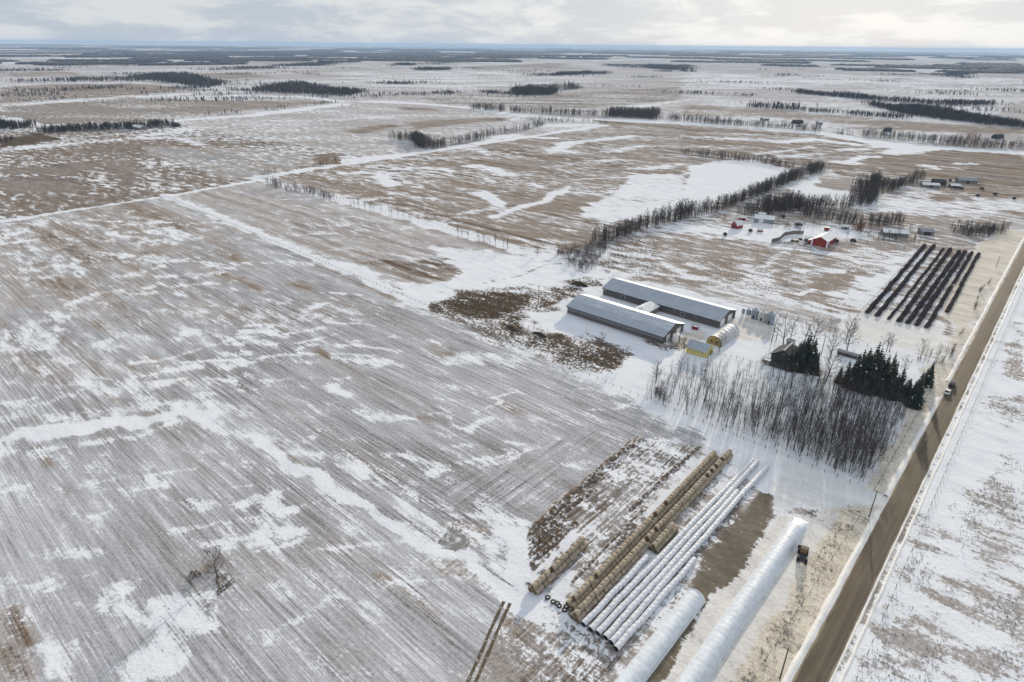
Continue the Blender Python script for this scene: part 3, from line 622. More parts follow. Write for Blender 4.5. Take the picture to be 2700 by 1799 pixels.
clodn = noise(nt, vmul(nt, pos, (1.0, 0.7, 1)), 0.85, 3.0, 0.75)
sv = mth(nt, 'ADD', SN, mth(nt, 'MULTIPLY', mth(nt, 'SUBTRACT', med, 0.5), 1.45))
sv = mth(nt, 'ADD', sv, mth(nt, 'MULTIPLY', mth(nt, 'SUBTRACT', fine, 0.5), 0.62))
sv = mth(nt, 'ADD', sv, mth(nt, 'MULTIPLY', rows, -0.46))
sv = mth(nt, 'ADD', sv, mth(nt, 'MULTIPLY', mth(nt, 'MULTIPLY', mth(nt, 'SUBTRACT', clodn, 0.53), CL), -2.0))
sq = mth(nt, 'DIVIDE', mth(nt, 'SUBTRACT', sv, 0.53), mth(nt, 'ADD', mth(nt, 'MULTIPLY', DU, 0.24), 0.05))
smask = sstep(nt, sq, -0.8, 0.8)
soil = mixc(nt, sstep(nt, TN, 0.0, 0.45), (0.176, 0.169, 0.172), (0.250, 0.196, 0.146))
soil = mixc(nt, sstep(nt, TN, 0.5, 1.0), soil, (0.112, 0.078, 0.054))
soil = mixc(nt, 1.0, soil, mixc(nt, sstep(nt, fine, 0.25, 0.75), (0.62, 0.62, 0.62), (1.30, 1.28, 1.25)), 'MULTIPLY')
dn = mth(nt, 'ADD', DU, mth(nt, 'MULTIPLY', rows, -1.15))
dn = mth(nt, 'ADD', dn, mth(nt, 'MULTIPLY', mth(nt, 'SUBTRACT', fine, 0.5), 0.45))
dn = mth(nt, 'ADD', dn, mth(nt, 'MULTIPLY', mth(nt, 'SUBTRACT', med, 0.5), 0.60), clamp=True)
snowc = mixc(nt, sstep(nt, med, 0.3, 0.7), (0.68, 0.715, 0.775), (0.80, 0.82, 0.86))
snowd = mixc(nt, SA, snowc, mixc(nt, sstep(nt, mth(nt, 'ADD', mth(nt, 'MULTIPLY', med, 0.5), mth(nt, 'MULTIPLY', fine, 0.5)), 0.38, 0.60), (0.43, 0.36, 0.26), (0.70, 0.635, 0.52)))
ground = mixc(nt, dn, soil, (0.68, 0.695, 0.745))
mudc = mixc(nt, sstep(nt, clodn, 0.38, 0.62), (0.045, 0.032, 0.022), (0.135, 0.100, 0.066))
mudc = mixc(nt, sstep(nt, TN, 0.05, 0.4), mixc(nt, sstep(nt, med, 0.35, 0.65), (0.120, 0.098, 0.068), (0.205, 0.172, 0.122)), mudc)
mudf = mth(nt, 'MULTIPLY', MU, sstep(nt, mth(nt, 'ADD', MU, mth(nt, 'SUBTRACT', fine, 0.5)), 0.2, 0.55))
ground = mixc(nt, mudf, ground, mudc)
tuft = mth(nt, 'MULTIPLY', mth(nt, 'MULTIPLY', sstep(nt, clodn, 0.55, 0.66), CL), 0.75)
ground = mixc(nt, tuft, ground, (0.062, 0.047, 0.037))
final = mixc(nt, smask, ground, snowd)
bp = nd(nt, 'ShaderNodeBump', {'Strength': 0.28, 'Distance': 0.5, 'Height': noise(nt, vmul(nt, pos, (1.0, 0.7, 1)), 0.85, 2.0, 0.75)})
pb = nd(nt, 'ShaderNodeBsdfDiffuse', {'Color': final, 'Normal': bp.outputs[0]})
nd(nt, 'ShaderNodeOutputMaterial', {'Surface': pb.outputs[0]})

nx, ny = len(gx), len(gy)
ii, jj = np.meshgrid(np.arange(nx - 1), np.arange(ny - 1)); q0 = (jj * nx + ii).ravel()
me = npmesh('ground', np.stack([X, Y, zland(X, Y)], 1), np.stack([q0, q0 + 1, q0 + nx + 1, q0 + nx], 1), gm, True)
for nm, ks in (('cover', ('snow', 'tone', 'rows', 'dust')), ('wear', ('turn', 'mud', 'sand', 'clod'))):
    at = me.attributes.new(nm, 'FLOAT_COLOR', 'POINT')
    at.data.foreach_set('color', np.stack([AT[k] for k in ks], 1).astype(np.float32).ravel())
tag(put('ground', me), 'snow-dusted stubble fields and pastures running to the horizon', kind='structure')
# ------------------------------------------------------------------ gravel road and its snow windrows
def strip(name, xs_of_y, y0, y1, step, mats, zf, label, smooth=True):
    ys = np.arange(y0, y1 + step, step); n = len(xs_of_y(0.0)); V = []; F = []
    for k, y in enumerate(ys):
        for i, x in enumerate(xs_of_y(y)):
            V.append((x, y, zf(i, x, y)))
    for k in range(len(ys) - 1):
        for i in range(n - 1):
            a = k * n + i; F.append((a, a + 1, a + n + 1, a + n))
    return tag(put(name, npmesh(name, V, F, mats, smooth)), label, kind='structure')


WTAB = np.random.default_rng(77).random((40, 4096)).tolist()


def wob(y, s, f):
    v = 0.0; a = 0.5; q = y / f + 1000.0
    for o in range(3):
        i = math.floor(q); g = q - i; g = g * g * (3 - 2 * g); T = WTAB[(s + o * 7) % 40]
        v += a * (T[i % 4096] * (1 - g) + T[(i + 1) % 4096] * g); a *= 0.5; q *= 2.03
    return v / 0.875 - 0.5


rm = bpy.data.materials.new('gravel_road'); rm.use_nodes = True; nt = rm.node_tree; nt.nodes.clear()
t = nd(nt, 'ShaderNodeTexCoord'); pos = t.outputs['Object']
ruts = noise(nt, vmul(nt, pos, (1.4, 0.012, 1)), 1.0, 4.0, 0.6); gr = noise(nt, pos, 1.6, 4.0, 0.7); pat = noise(nt, vmul(nt, pos, (1, 0.25, 1)), 0.25, 3.0, 0.6)
rc = mixc(nt, sstep(nt, ruts, 0.3, 0.7), (0.086, 0.067, 0.046), (0.130, 0.104, 0.073))
rc = mixc(nt, mth(nt, 'MULTIPLY', sstep(nt, pat, 0.45, 0.7), 0.5), rc, (0.155, 0.13, 0.097))
rc = mixc(nt, mth(nt, 'MULTIPLY', sstep(nt, gr, 0.55, 0.75), 0.35), rc, (0.21, 0.18, 0.14))
spx = nd(nt, 'ShaderNodeSeparateXYZ', {0: pos}).outputs[0]
edge = mth(nt, 'ADD', mth(nt, 'ABSOLUTE', mth(nt, 'ADD', spx, 10.45)), mth(nt, 'MULTIPLY', mth(nt, 'SUBTRACT', pat, 0.5), 1.6))
rc = mixc(nt, mth(nt, 'MULTIPLY', sstep(nt, edge, 2.2, 2.9), 0.55), rc, (0.42, 0.36, 0.27))
bp = nd(nt, 'ShaderNodeBump', {'Strength': 0.5, 'Distance': 0.06, 'Height': gr})
pb = nd(nt, 'ShaderNodeBsdfPrincipled', {'Base Color': rc, 'Roughness': 0.8, 'Specular IOR Level': 0.2, 'Normal': bp.outputs[0]})
nd(nt, 'ShaderNodeOutputMaterial', {'Surface': pb.outputs[0]})
strip('gravel_road', lambda y: [-13.25 + 0.8 * wob(y, 1, 7), -12.3, -10.5, -8.7, -7.75 + 0.6 * wob(y, 2, 6)], -260, 3600, 2.5, rm,
      lambda i, x, y: (0.03, 0.10, 0.15, 0.10, 0.03)[i], 'straight brown gravel road past the farm')


def bank(y0, y1, xc, w, h, seed, label, sm_=1.6):
    strip('snowbank', lambda y: [xc + w * (a + 0.35 * wob(y, seed, 6)) * (0.75 + 0.5 * (wob(y, seed + 5, 5) + 0.5)) for a in (-0.5, -0.22, 0.1, 0.5)], y0, y1, sm_, bankm,
          lambda i, x, y: (-0.02, h, h * 0.8, -0.02)[i] * (0.6 + 0.9 * (wob(y, seed + 9, 4) + 0.5)), label)


bankm = mat('plowed_snow', (0.80, 0.79, 0.77), 0.8, 0, 0.08, 0.8, 0.06, 3.0)
bank(60, 168, -14.0, 1.7, 0.45, 1, 'plowed snow ridge on the left road edge near the silage bags')
bank(177, 250, -14.0, 1.7, 0.45, 2, 'plowed snow ridge on the left road edge beside the wood')
bank(268, 700, -14.2, 1.1, 0.30, 3, 'plowed snow ridge on the left road edge beyond the cars')
bank(60, 900, -7.45, 0.5, 0.16, 4, 'thin gritty snow ridge on the right road edge')
bank(60, 900, -5.9, 0.8, 0.28, 5, 'low snow ridge between road ditch and right pasture fence')

# two wheel tracks worn through the stubble snow
trm = mat('rutted_earth', (0.105, 0.080, 0.055), .95, 0, .3, 1.2, .05, 4.0, col2=(0.50, 0.49, 0.48), thr=(.55, .70))
(ax_, ay_), (bx2, by2) = W('R', 1872, 848), W('R', 1585, 1500)
ln = math.hypot(bx2 - ax_, by2 - ay_); ux_, uy_ = (bx2 - ax_) / ln, (by2 - ay_) / ln
for off_, nm_ in ((-.75, 'left'), (.75, 'right')):
    V = []; F = []
    for k in range(61):
        q = ln * k / 60; cw = off_ + .25 * wob(q, 12, 9.0)
        for s_ in (-1, 1):
            e_ = cw + s_ * (.38 + .25 * wob(q * 1.3 + s_ * 50, 13, 1.2)); V.append((ax_ + ux_ * q - uy_ * e_, ay_ + uy_ * q + ux_ * e_, .012))
    for k in range(60):
        F.append((2 * k, 2 * k + 1, 2 * k + 3, 2 * k + 2))
    tag(put('wheel_track', npmesh('wheel_track', V, F, trm)), f'{nm_} brown wheel track running off the bottom of the field', kind='structure')

# ------------------------------------------------------------------ building kit
def window(par, face, u, z, w, h, off, frame='white', pane='glass', name='window', bars=0):
    """opening on a wall: face '-y','+y','-x','+x'; u along the wall, off = wall plane"""
    o = thing_part(name, par)
    def bx(b, a0, a1, z0, z1, d0, d1):
        s = -1 if face[0] == '-' else 1
        lo, hi = sorted((off + s * d0, off + s * d1))
        if face[1] == 'y':
            b.box(a0, a1, lo, hi, z0, z1)
        else:
            b.box(lo, hi, a0, a1, z0, z1)
    b = MB(); bx(b, u - w / 2, u + w / 2, z - h / 2, z + h / 2, -0.05, 0.06); o.data = b.mesh(name, M[frame])
    if pane:
        n = bars + 1; pw = (w - 0.16) / n
        for i in range(n):
            b = MB(); a0 = u - w / 2 + 0.08 + i * pw; bx(b, a0 + 0.03, a0 + pw - 0.03, z - h / 2 + 0.09, z + h / 2 - 0.09, 0.0, 0.09); b.build('pane', M[pane], o)
    return o


def thing_part(name, par):
    me = bpy.data.meshes.new(name); o = bpy.data.objects.new(name, me); COL.objects.link(o); o.parent = par
    return o


def gable(name, label, cat, cx, cy, lx, ly, eave, ridge, axis, wall, rn, rf, over=0.35, thick=0.14, rz=0.0, group=None, endwall=None, lap=False, snowcap=False):
    t = thing(name, label, cat, (cx, cy, 0), rz, group)
    half = (ly if axis == 'x' else lx) / 2; L = (lx if axis == 'x' else ly) / 2
    b = MB(); b.extr([(-half, -0.3), (half, -0.3), (half, eave), (0, ridge), (-half, eave)], axis, -L, L)
    if endwall:
        b.m[-1] = 1; b.m[-2] = 1
    b.build('wall', [M[wall], M[endwall or wall]], t)
    sl = (ridge - eave) / half
    for sgn, mt in ((-1, rn), (1, rf)):
        cuts = [(0.0, 0.5), (0.5, 1.0)] if (lap and sgn < 0) else [(0.0, 1.0)]
        for ci, (f0, f1) in enumerate(cuts):
            u0 = (half + over) * f1; u1 = (half + over) * f0; dz = 0.02 * (1 - ci)
            z0 = ridge - sl * u0 + 0.02 + dz; z1 = ridge - sl * u1 + 0.02 + dz
            b = MB(); b.extr([(sgn * u0, z0), (sgn * u1, z1), (sgn * u1, z1 + thick), (sgn * u0, z0 + thick)], axis, -L - over, L + over)
            b.build('roof_slope', M[('roof_frost' if (lap and ci == 0) else mt)], t)
    b = MB(); b.extr([(-0.3, ridge + thick - 0.08), (0, ridge + thick + 0.09), (0.3, ridge + thick - 0.08)], axis, -L - over - 0.02, L + over + 0.02)
    b.build('ridge_cap', M['galv_pale'], t)
    return t


# --- two long livestock barns
def long_barn(label, x0, x1, y0, y1, eave, ridge, far):
    cx, cy, lx, ly = (x0 + x1) / 2, (y0 + y1) / 2, x1 - x0, y1 - y0
    t = gable('long_barn', label, 'barn', cx, cy, lx, ly, eave, ridge, 'x', 'siding', 'roof', 'roof_snow', 0.5, 0.18, endwall='siding_end', lap=not far)
    b = MB(); b.box(-lx / 2 - 0.06, lx / 2 + 0.06, -ly / 2 - 0.06, ly / 2 + 0.06, -0.3, 0.35); b.build('foundation', M['grey_wall'], t)
    for s in (-1, 1):
        b = MB(); b.box(-lx / 2 - 0.5, lx / 2 + 0.5, s * (ly / 2 + 0.53) - 0.05, s * (ly / 2 + 0.53) + 0.05, eave - 0.36, eave - 0.12); b.build('fascia', M['dark_steel'], t)
    n = int(lx / 6)
    if not far:
        for i in range(n):
            a = -lx / 2 + lx * i / n; b = MB(); b.box(a + 0.06, a + lx / n - 0.06, -ly / 2 - 0.05, -ly / 2 + 0.02, eave * 0.52, eave * 0.84); b.build('curtain_panel', M['curtain'], t)
    return t, lx, ly


bn, lx, ly = long_barn('long low barn nearest the camera with frosted upper roof half', -162, -111.2, 223.2, 241.6, 3.7, 6.9, False)
for u, w in ((-4.6, 3.4), (4.4, 3.6)):
    d = window(bn, '+x', u, 1.75, w, 3.1, lx / 2, 'white', None, 'sliding_door')
    b = MB(); b.box(lx / 2 + 0.03, lx / 2 + 0.09, u - 0.04, u + 0.04, 0.3, 3.2); b.build('door_seam', M['dark_steel'], d)
window(bn, '+x', -0.2, 1.6, 1.0, 2.1, lx / 2, 'dark_steel', None, 'door')
bf, lx, ly = long_barn('longest low barn behind with plain blue-grey roof and small wall windows', -163.4, -100.8, 255.2, 272.6, 3.7, 6.5, True)
for u in (-19.5, 13.3):
    window(bf, '-y', u, 1.9, 2.3, 1.9, -ly / 2, 'white', 'glass', 'window', 1)
for u in (-30, 9.0, 19.5):
    window(bf, '-y', u, 2.7, 1.3, 0.55, -ly / 2, 'curtain', None, 'wall_vent')
for u in (-5.2, 2.6):
    window(bf, '+x', u, 1.9, 4.6, 3.4, lx / 2, 'white', None, 'sliding_door')
for u in (-2.2, 6.6):
    window(bf, '+x', u, 1.9, 1.0, 3.2, lx / 2, 'dark_steel', None, 'door')
t = thing('link_building', 'small hip-roofed white link standing between the two long barns', 'shed', (-134.4, 248.4, 0))
b = MB(); b.box(-3.4, 3.4, -6.6, 6.6, -0.2, 2.9); b.build('wall', M['grey_wall'], t)
b = MB(); b.add([(-3.9, -6.6, 2.8), (3.9, -6.6, 2.8), (3.9, 6.6, 2.8), (-3.9, 6.6, 2.8), (0, -4, 4.9), (0, 4.2, 4.9)], [(0, 1, 4), (1, 2, 5, 4), (2, 3, 5), (3, 0, 4, 5), (3, 2, 1, 0)]); b.build('roof', M['roof_snow'], t)
# --- tank, red bin, yellow shed, arched shelter
t = thing('storage_tank', 'white domed upright tank at the end of the nearest barn', 'tank', (-108.4, 229.4, 0))
b = MB(); b.lathe([(0.02, 0), (1.55, 0), (1.6, 0.2), (1.6, 3.0), (1.35, 3.6), (0.8, 3.95), (0.3, 4.05), (0.02, 4.06)], 20); b.build('tank_body', M['white'], t, smooth=True)
b = MB(); b.lathe([(0.02, 4.0), (0.35, 4.0), (0.35, 4.25), (0.02, 4.28)], 12); b.build('lid', M['dark_steel'], t)
b = MB(); b.box(1.55, 1.75, -0.25, 0.25, 0, 3.4); b.build('ladder', M['dark_steel'], t)
t = thing('feed_bin', 'small red open bin in the snow between the barns', 'bin', (-108.3, 247.4, 0), 0.15)
b = MB(); b.add([(-1.2, -.8, .25), (1.2, -.8, .25), (1.2, .8, .25), (-1.2, .8, .25), (-1.6, -1.1, 1.7), (1.6, -1.1, 1.7), (1.6, 1.1, 1.7), (-1.6, 1.1, 1.7)], [(3, 2, 1, 0), (0, 1, 5, 4), (1, 2, 6, 5), (2, 3, 7, 6), (3, 0, 4, 7)]); b.build('hopper', M['red'], t)
b = MB(); b.box(-1.45, 1.45, -0.95, 0.95, 1.4, 1.5); b.build('snow_fill', M['snow'], t)
for s in (-1, 1):
    b = MB(); b.box(-1.3, 1.3, s * .6 - .08, s * .6 + .08, 0, .25); b.build('skid', M['dark_steel'], t)
ys = gable('yellow_shed', 'pale yellow shed with blue-grey roof beside the bare tree', 'shed', -96.0, 226.6, 8.6, 6.4, 2.7, 4.9, 'x', 'yellow', 'roof', 'roof_snow', 0.3)
for u in (-2.9, -0.9, 1.1, 2.9):
    window(ys, '-y', u, 1.7, 0.75, 0.8, -3.2)
window(ys, '+x', 1.3, 1.1, 1.2, 2.1, 4.3, 'dark_wall', None, 'door'); window(ys, '+x', -1.2, 1.6, 0.8, 0.9, 4.3); window(ys, '+x', 0.0, 3.5, 0.6, 0.6, 4.3)
t = thing('arched_shelter', 'white arched fabric shelter with ochre end wall behind the yellow shed', 'shelter', (-94.7, 246.4, 0))
prof = [(math.cos(a) * 3.5, math.sin(a) ** 0.8 * 4.3) for a in np.linspace(0, math.pi, 17)]
b = MB(); n = len(prof)
V = []; F = []
for k, y in enumerate(np.linspace(-9, 9, 13)):
    sag = 0.0 if k % 2 == 0 else -0.06
    for u, z in prof:
        V.append((u * (1 + sag * .4), y, max(z * (1 + sag * .5), 0)))
for k in range(12):
    for i in range(n - 1):
        a = k * n + i; F.append((a, a + 1, a + n + 1, a + n))
b.add(V, F); b.build('fabric_cover', M['fabric'], t)
for y, mt in ((-8.95, 'ochre'), (8.95, 'fabric')):
    b = MB(); b.extr([(u * .985, z * .985) for u, z in prof], 'y', y - 0.04, y + 0.04); e = b.build('end_wall', M[mt], t)
    if y < 0:
        for u in (-1.3, 1.2):
            b = MB(); b.box(u - .5, u + .5, y - .1, y - .02, 1.3, 2.1); b.build('opening', M['dark_wall'], e)
for k in range(0, 13, 3):
    b = MB(); y = -9 + 18 * k / 12
    for i in range(n - 1):
        b.tube((prof[i][0] * 1.005, y, prof[i][1] * 1.005), (prof[i + 1][0] * 1.005, y, prof[i + 1][1] * 1.005), .05, .05, 4, False)
    b.build('hoop', M['fabric'], t)

# --- grain bins
for i, (x, y, r, h, legs, mt, lab) in enumerate([
    (-99.3, 278.2, 0.75, 2.9, 1, 'galv', 'smallest galvanised feed bin, leftmost of the row by the barn'),
    (-96.7, 278.1, 1.2, 3.3, 1, 'galv', 'dark galvanised hopper bin, second from the left in the row'),
    (-93.5, 277.9, 1.65, 4.2, 0, 'galv', 'blue-grey corrugated grain bin in the middle of the row'),
    (-89.8, 277.6, 1.65, 4.1, 0, 'galv_pale', 'pale whitish grain bin, second from the right in the row'),
    (-85.9, 276.8, 1.9, 4.9, 0, 'galv', 'largest corrugated grain bin at the right end of the row')]):
    t = thing('grain_bin', lab, 'grain bin', (x, y, 0), group='grain bins beside the long barns')
    z0 = 1.0 if legs else 0.0
    b = MB(); pr = [(r, z0)]
    for k in range(1, 13):
        pr.append((r + (0.03 if k % 2 else 0.0), z0 + (h - z0) * k / 12))
    b.lathe(pr, 22); b.build('shell', M[mt], t, smooth=False)
    b = MB(); b.lathe([(r * 1.06, h - .05), (r * 1.06, h), (r * 0.25, h + r * .52), (0.02, h + r * .53)], 22); rf = b.build('cone_roof', M[mt], t)
    b = MB(); b.lathe([(r * .25, h + r * .5), (r * .25, h + r * .62), (.02, h + r * .68)], 10); b.build('roof_cap', M['dark_steel'], rf)
    if legs:
        b = MB(); b.lathe([(r, z0), (0.15, 0.25)], 18); b.build('hopper', M[mt], t)
        for a in range(4):
            c, s = math.cos(a * 1.571 + .78) * r, math.sin(a * 1.571 + .78) * r
            b = MB(); b.tube((c, s, 0), (c, s, z0 + .4), .06, .06, 5); b.build('leg', M['dark_steel'], t)
    else:
        b = MB(); b.box(-.4, .4, -r - .07, -r + .03, .5, 1.9); b.build('hatch', M['dark_steel'], t)
        b = MB(); b.lathe([(r + .15, 0), (r + .15, .14), (.02, .14)], 22); b.build('pad', M['grey_wall'], t)

# --- red barn and its corral
rb = gable('red_barn', 'red barn with white corner trim and pale grey roof by the corral', 'barn', -110.0, 429.2, 9.2, 17.0, 4.0, 6.4, 'y', 'red', 'roof_snow', 'roof_snow', 0.4)
for sx in (-1, 1):
    for sy in (-1, 1):
        b = MB(); b.box(sx * 4.6 - .45, sx * 4.6 + .45, sy * 8.5 - .45, sy * 8.5 + .45, 0, 3.9)
        b.build('corner_trim', M['white'], rb)
window(rb, '-y', 0, 1.7, 4.4, 3.2, -8.5, 'barnred', None, 'door'); window(rb, '+x', -4, 1.6, 1.0, 2.2, 4.6, 'white', None, 'door'); window(rb, '+x', 2.5, 2.3, 2.2, 1.0, 4.6)
b = MB(); b.extr([(-7.6, 0), (-4.6, 0), (-4.6, 3.4), (-7.6, 2.3)], 'y', -7, 3); b.build('lean_to', M['barnred'], rb)
b = MB(); b.extr([(-7.9, 2.3), (-4.62, 3.5), (-4.62, 3.62), (-7.9, 2.42)], 'y', -7.3, 3.3); b.build('lean_to_roof', M['roof_snow'], rb)


def board_fence(name, label, pts, h, panel, mt, cat='fence', gap=0.15):
    o0 = pts[0]; t = thing(name, label, cat, (o0[0], o0[1], 0))
    for (ax, ay), (bx_, by) in zip(pts, pts[1:]):
        L = math.hypot(bx_ - ax, by - ay); n = max(1, round(L / panel)); ang = math.atan2(by - ay, bx_ - ax)
        for i in range(n):
            px = ax + (bx_ - ax) * i / n - o0[0]; py = ay + (by - ay) * i / n - o0[1]; l = L / n
            b = MB(); k = 5
            for q in range(k):
                z = h * (q + 0.35) / k; b.box(0, l - 0.02, -.03, .03, z, z + h / k - gap * (0.7 + 0.6 * RNG.random()))
            b.box(-.09, .09, -.12, .0, 0, h + .15)
            b.build('fence_panel', M[mt], t, (px, py, 0), rz=ang)
    return t


board_fence('windbreak_fence', 'curving dark board windbreak west of the red barn', WL('H', [(720, 475), (800, 455), (850, 405), (940, 388), (1050, 388)]), 2.6, 3.0, 'wood', gap=.05)
board_fence('corral_fence', 'dark board corral fence in front of the red barn', WL('H', [(720, 477), (900, 488), (1060, 512), (1110, 470), (1150, 440)]), 1.7, 3.0, 'wood')
hs = gable('hay_shelter', 'small tan-roofed hay shelter inside the corral', 'shelter', -118.6, 428.8, 6, 4.5, 2.2, 3.1, 'x', 'wood', 'roof_snow', 'roof_snow', .3, .1, .2)
for (x, y) in WL('H', [(940, 455), (985, 462), (1020, 440)]):
    t = thing('hay_feeder', 'low yellow straw feeder in the corral west of the red barn', 'feeder', (x, y, 0), RNG.random(), 'hay feeders in the corral')
    b = MB(); b.lathe([(1.2, 0), (1.3, .9), (1.2, .92), (1.1, .3)], 12); b.build('ring', M['dark_steel'], t)
    b = MB(); b.lathe([(1.1, .2), (1.0, .9), (.5, 1.25), (.02, 1.3)], 10); b.build('hay', M['ochre'], t)


def gambrel(name, label, x, y, lx, ly, wall, rz):
    t = thing(name, label, 'barn', (x, y, 0), rz)
    w = lx / 2; pr = [(-w, 0), (w, 0), (w, 2.4), (w * .62, 4.1), (0, 5.1), (-w * .62, 4.1), (-w, 2.4)]
    b = MB(); b.extr(pr, 'y', -ly / 2, ly / 2); b.build('wall', M[wall], t)
    for s in (-1, 1):
        for (u0, z0), (u1, z1) in (((w + .2, 2.2), (w * .62, 4.1)), ((w * .62, 4.1), (0, 5.1))):
            b = MB(); b.extr([(s * u0, z0 + .03), (s * u1, z1 + .03), (s * u1, z1 + .16), (s * u0, z0 + .16)], 'y', -ly / 2 - .25, ly / 2 + .25); b.build('roof_slope', M['roof_snow'], t)
    window(t, '-y', 0, 1.2, 1.8, 2.2, -ly / 2, 'dark_wall', None, 'door'); window(t, '-y', 0, 3.5, .8, .8, -ly / 2, 'white', 'glass')
    return t


gambrel('gambrel_barn', 'small red gambrel barn on the far west paddock', -168.0, 428.5, 5.0, 6.5, 'barnred', -.25)
t = gable('red_shed', 'low red shed with snowy roof behind the gambrel barn', 'shed', -174.4, 453, 5.0, 3.2, 1.9, 2.9, 'x', 'barnred', 'roof_snow', 'roof_snow', .3, .1, .4); window(t, '-y', 0.5, .95, 1, 1.7, -1.6, 'dark_wall', None, 'door')
t = gable('pole_shed', 'blue-grey shed with bright snowy roof among the paddocks', 'shed', -160.6, 458.5, 13.5, 9.0, 3.0, 4.8, 'x', 'bluegrey', 'roof_snow', 'roof_snow', .3, .12, .35)
window(t, '-y', -2, 1.4, 3.2, 2.6, -4.5, 'white', None, 'sliding_door'); window(t, '-y', 3.5, 1.7, 1.2, 1.0, -4.5); window(t, '+x', 0, 1.5, 3, 2.7, 6.75, 'dark_wall', None, 'door')
t = gable('calf_hutch', 'tiny red hutch alone in the paddock below the blue-grey shed', 'hutch', -152.2, 430.4, 3.6, 2.4, 1.2, 1.9, 'x', 'barnred', 'roof_snow', 'roof_snow', .2, .08, .45); window(t, '-y', 0, .6, .8, 1.0, -1.2, 'dark_wall', None, 'door')
t = thing('livestock_trailer', 'red livestock trailer parked behind the red barn', 'trailer', (-118.8, 464, 0), .35)
b = MB(); b.box(-1.6, 1.6, -1.0, 1.0, .6, 2.5); b.build('box_body', M['red'], t)
b = MB(); b.box(-1.65, 1.65, -1.05, 1.05, 2.5, 2.6); b.build('roof', M['roof_snow'], t)
for x in (-.6, .5):
    for s in (-1, 1):
        b = MB(); b.lathe([(.02, -.1), (.38, -.1), (.38, .1), (.02, .1)], 12, (x, s * 1.02, .38), axis='y'); b.build('wheel', M['black'], t)
b = MB(); b.tube((1.6, 0, .7), (3.0, 0, .5), .07, .07, 5); b.build('drawbar', M['dark_steel'], t)
# --- steel windmill
t = thing('windmill', 'pale steel lattice windmill tower standing in the pasture by the corral', 'windmill', (-111.0, 374.4, 0))
for sx in (-1, 1):
    for sy in (-1, 1):
        b = MB(); b.tube((sx * 1.1, sy * 1.1, 0), (sx * .15, sy * .15, 10.2), .07, .05, 5); b.build('leg', M['galv_pale'], t)
for k in range(4):
    z0 = 10.2 * k / 4; z1 = 10.2 * (k + 1) / 4; r0 = 1.1 - .95 * k / 4; r1 = 1.1 - .95 * (k + 1) / 4; b = MB()
    for a, c in (((-1, -1), (1, -1)), ((1, -1), (1, 1)), ((1, 1), (-1, 1)), ((-1, 1), (-1, -1))):
        b.tube((a[0] * r0, a[1] * r0, z0), (c[0] * r1, c[1] * r1, z1), .03, .03, 3, False); b.tube((a[0] * r1, a[1] * r1, z1), (c[0] * r1, c[1] * r1, z1), .03, .03, 3, False)
    b.build('brace', M['galv_pale'], t)
wh = thing_part('wheel', t); b = MB(); b.lathe([(1.45, -.04), (1.55, -.04), (1.55, .04), (1.45, .04), (1.45, -.04)], 18, (0, -.6, 10.8), axis='y'); b.tube((0, -.75, 10.8), (0, .6, 10.8), .12, .1, 6); wh.data = b.mesh('wheel', M['galv_pale'])
for k in range(14):
    a = 2 * math.pi * k / 14; c, s = math.cos(a), math.sin(a); c2, s2 = math.cos(a + .3), math.sin(a + .3); b = MB()
    b.add([(c * .4, -.6, 10.8 + s * .4), (c * 1.5, -.65, 10.8 + s * 1.5), (c2 * 1.5, -.52, 10.8 + s2 * 1.5), (c2 * .4, -.58, 10.8 + s2 * .4)], [(0, 1, 2, 3)]); b.build('blade', M['white'], wh)
b = MB(); b.add([(0, .6, 10.7), (.04, 2.4, 10.3), (.04, 2.4, 11.3), (0, 1.5, 10.95)], [(0, 1, 2, 3)]); b.build('tail_vane', M['white'], t)

# --- houses and sheds behind
t = gable('bungalow', 'long grey bungalow with snowy roof behind the shrub rows', 'house', -81.0, 484, 15, 8.5, 2.7, 4.2, 'x', 'grey_wall', 'roof_snow', 'roof_snow', .5, .15, .45)
for u in (-5.5, -2.8, 1.5, 4.8):
    window(t, '-y', u, 1.6, 1.6, 1.1, -4.25)
window(t, '-y', -.6, 1.1, 1, 2.1, -4.25, 'dark_wall', None, 'door')
b = MB(); b.box(2.0, 2.7, .5, 1.2, 3.4, 5.2); b.build('chimney', M['dark_steel'], t)
t = gable('garage', 'grey garage with dark door right of the long bungalow', 'garage', -66.0, 503, 8, 8, 2.6, 4.0, 'x', 'grey_wall', 'grey_roof', 'roof_snow', .4, .12, .45); window(t, '-y', 0, 1.2, 4.2, 2.2, -4, 'dark_wall', None, 'garage_door')
t = gable('log_house', 'dark house with gable front and snowy deck among black spruces', 'house', -66.6, 243.4, 9, 9, 3.4, 6.4, 'y', 'dark_wall', 'dark_roof', 'dark_roof', .6, .15)
for u in (-2.4, 0, 2.4):
    window(t, '-y', u, 1.9, 1.5, 1.9, -4.5, 'grey_wall')
window(t, '-y', 0, 4.5, 1.2, 1.0, -4.5, 'grey_wall')
dk = thing_part('deck', t); b = MB(); b.box(-6.5, 5, -9.2, -4.55, .9, 1.1); dk.data = b.mesh('deck', M['dark_wall'])
for u in np.linspace(-6.4, 4.9, 8):
    b = MB(); b.box(u - .06, u + .06, -9.2, -9.08, 0, 2.1); b.build('post', M['dark_wall'], dk)
b = MB(); b.box(-6.5, 5, -9.2, -9.1, 1.95, 2.1); b.box(-6.5, -6.4, -9.1, -4.6, 1.95, 2.1); b.build('rail', M['dark_wall'], dk)
b = MB(); b.box(-6.2, -3.6, -7.2, -5.2, 1.1, 1.22); b.build('deck_snow', M['snow'], dk)
b = MB(); b.box(1.5, 2.2, 1, 1.7, 5, 7.3); b.build('chimney', M['grey_wall'], t)
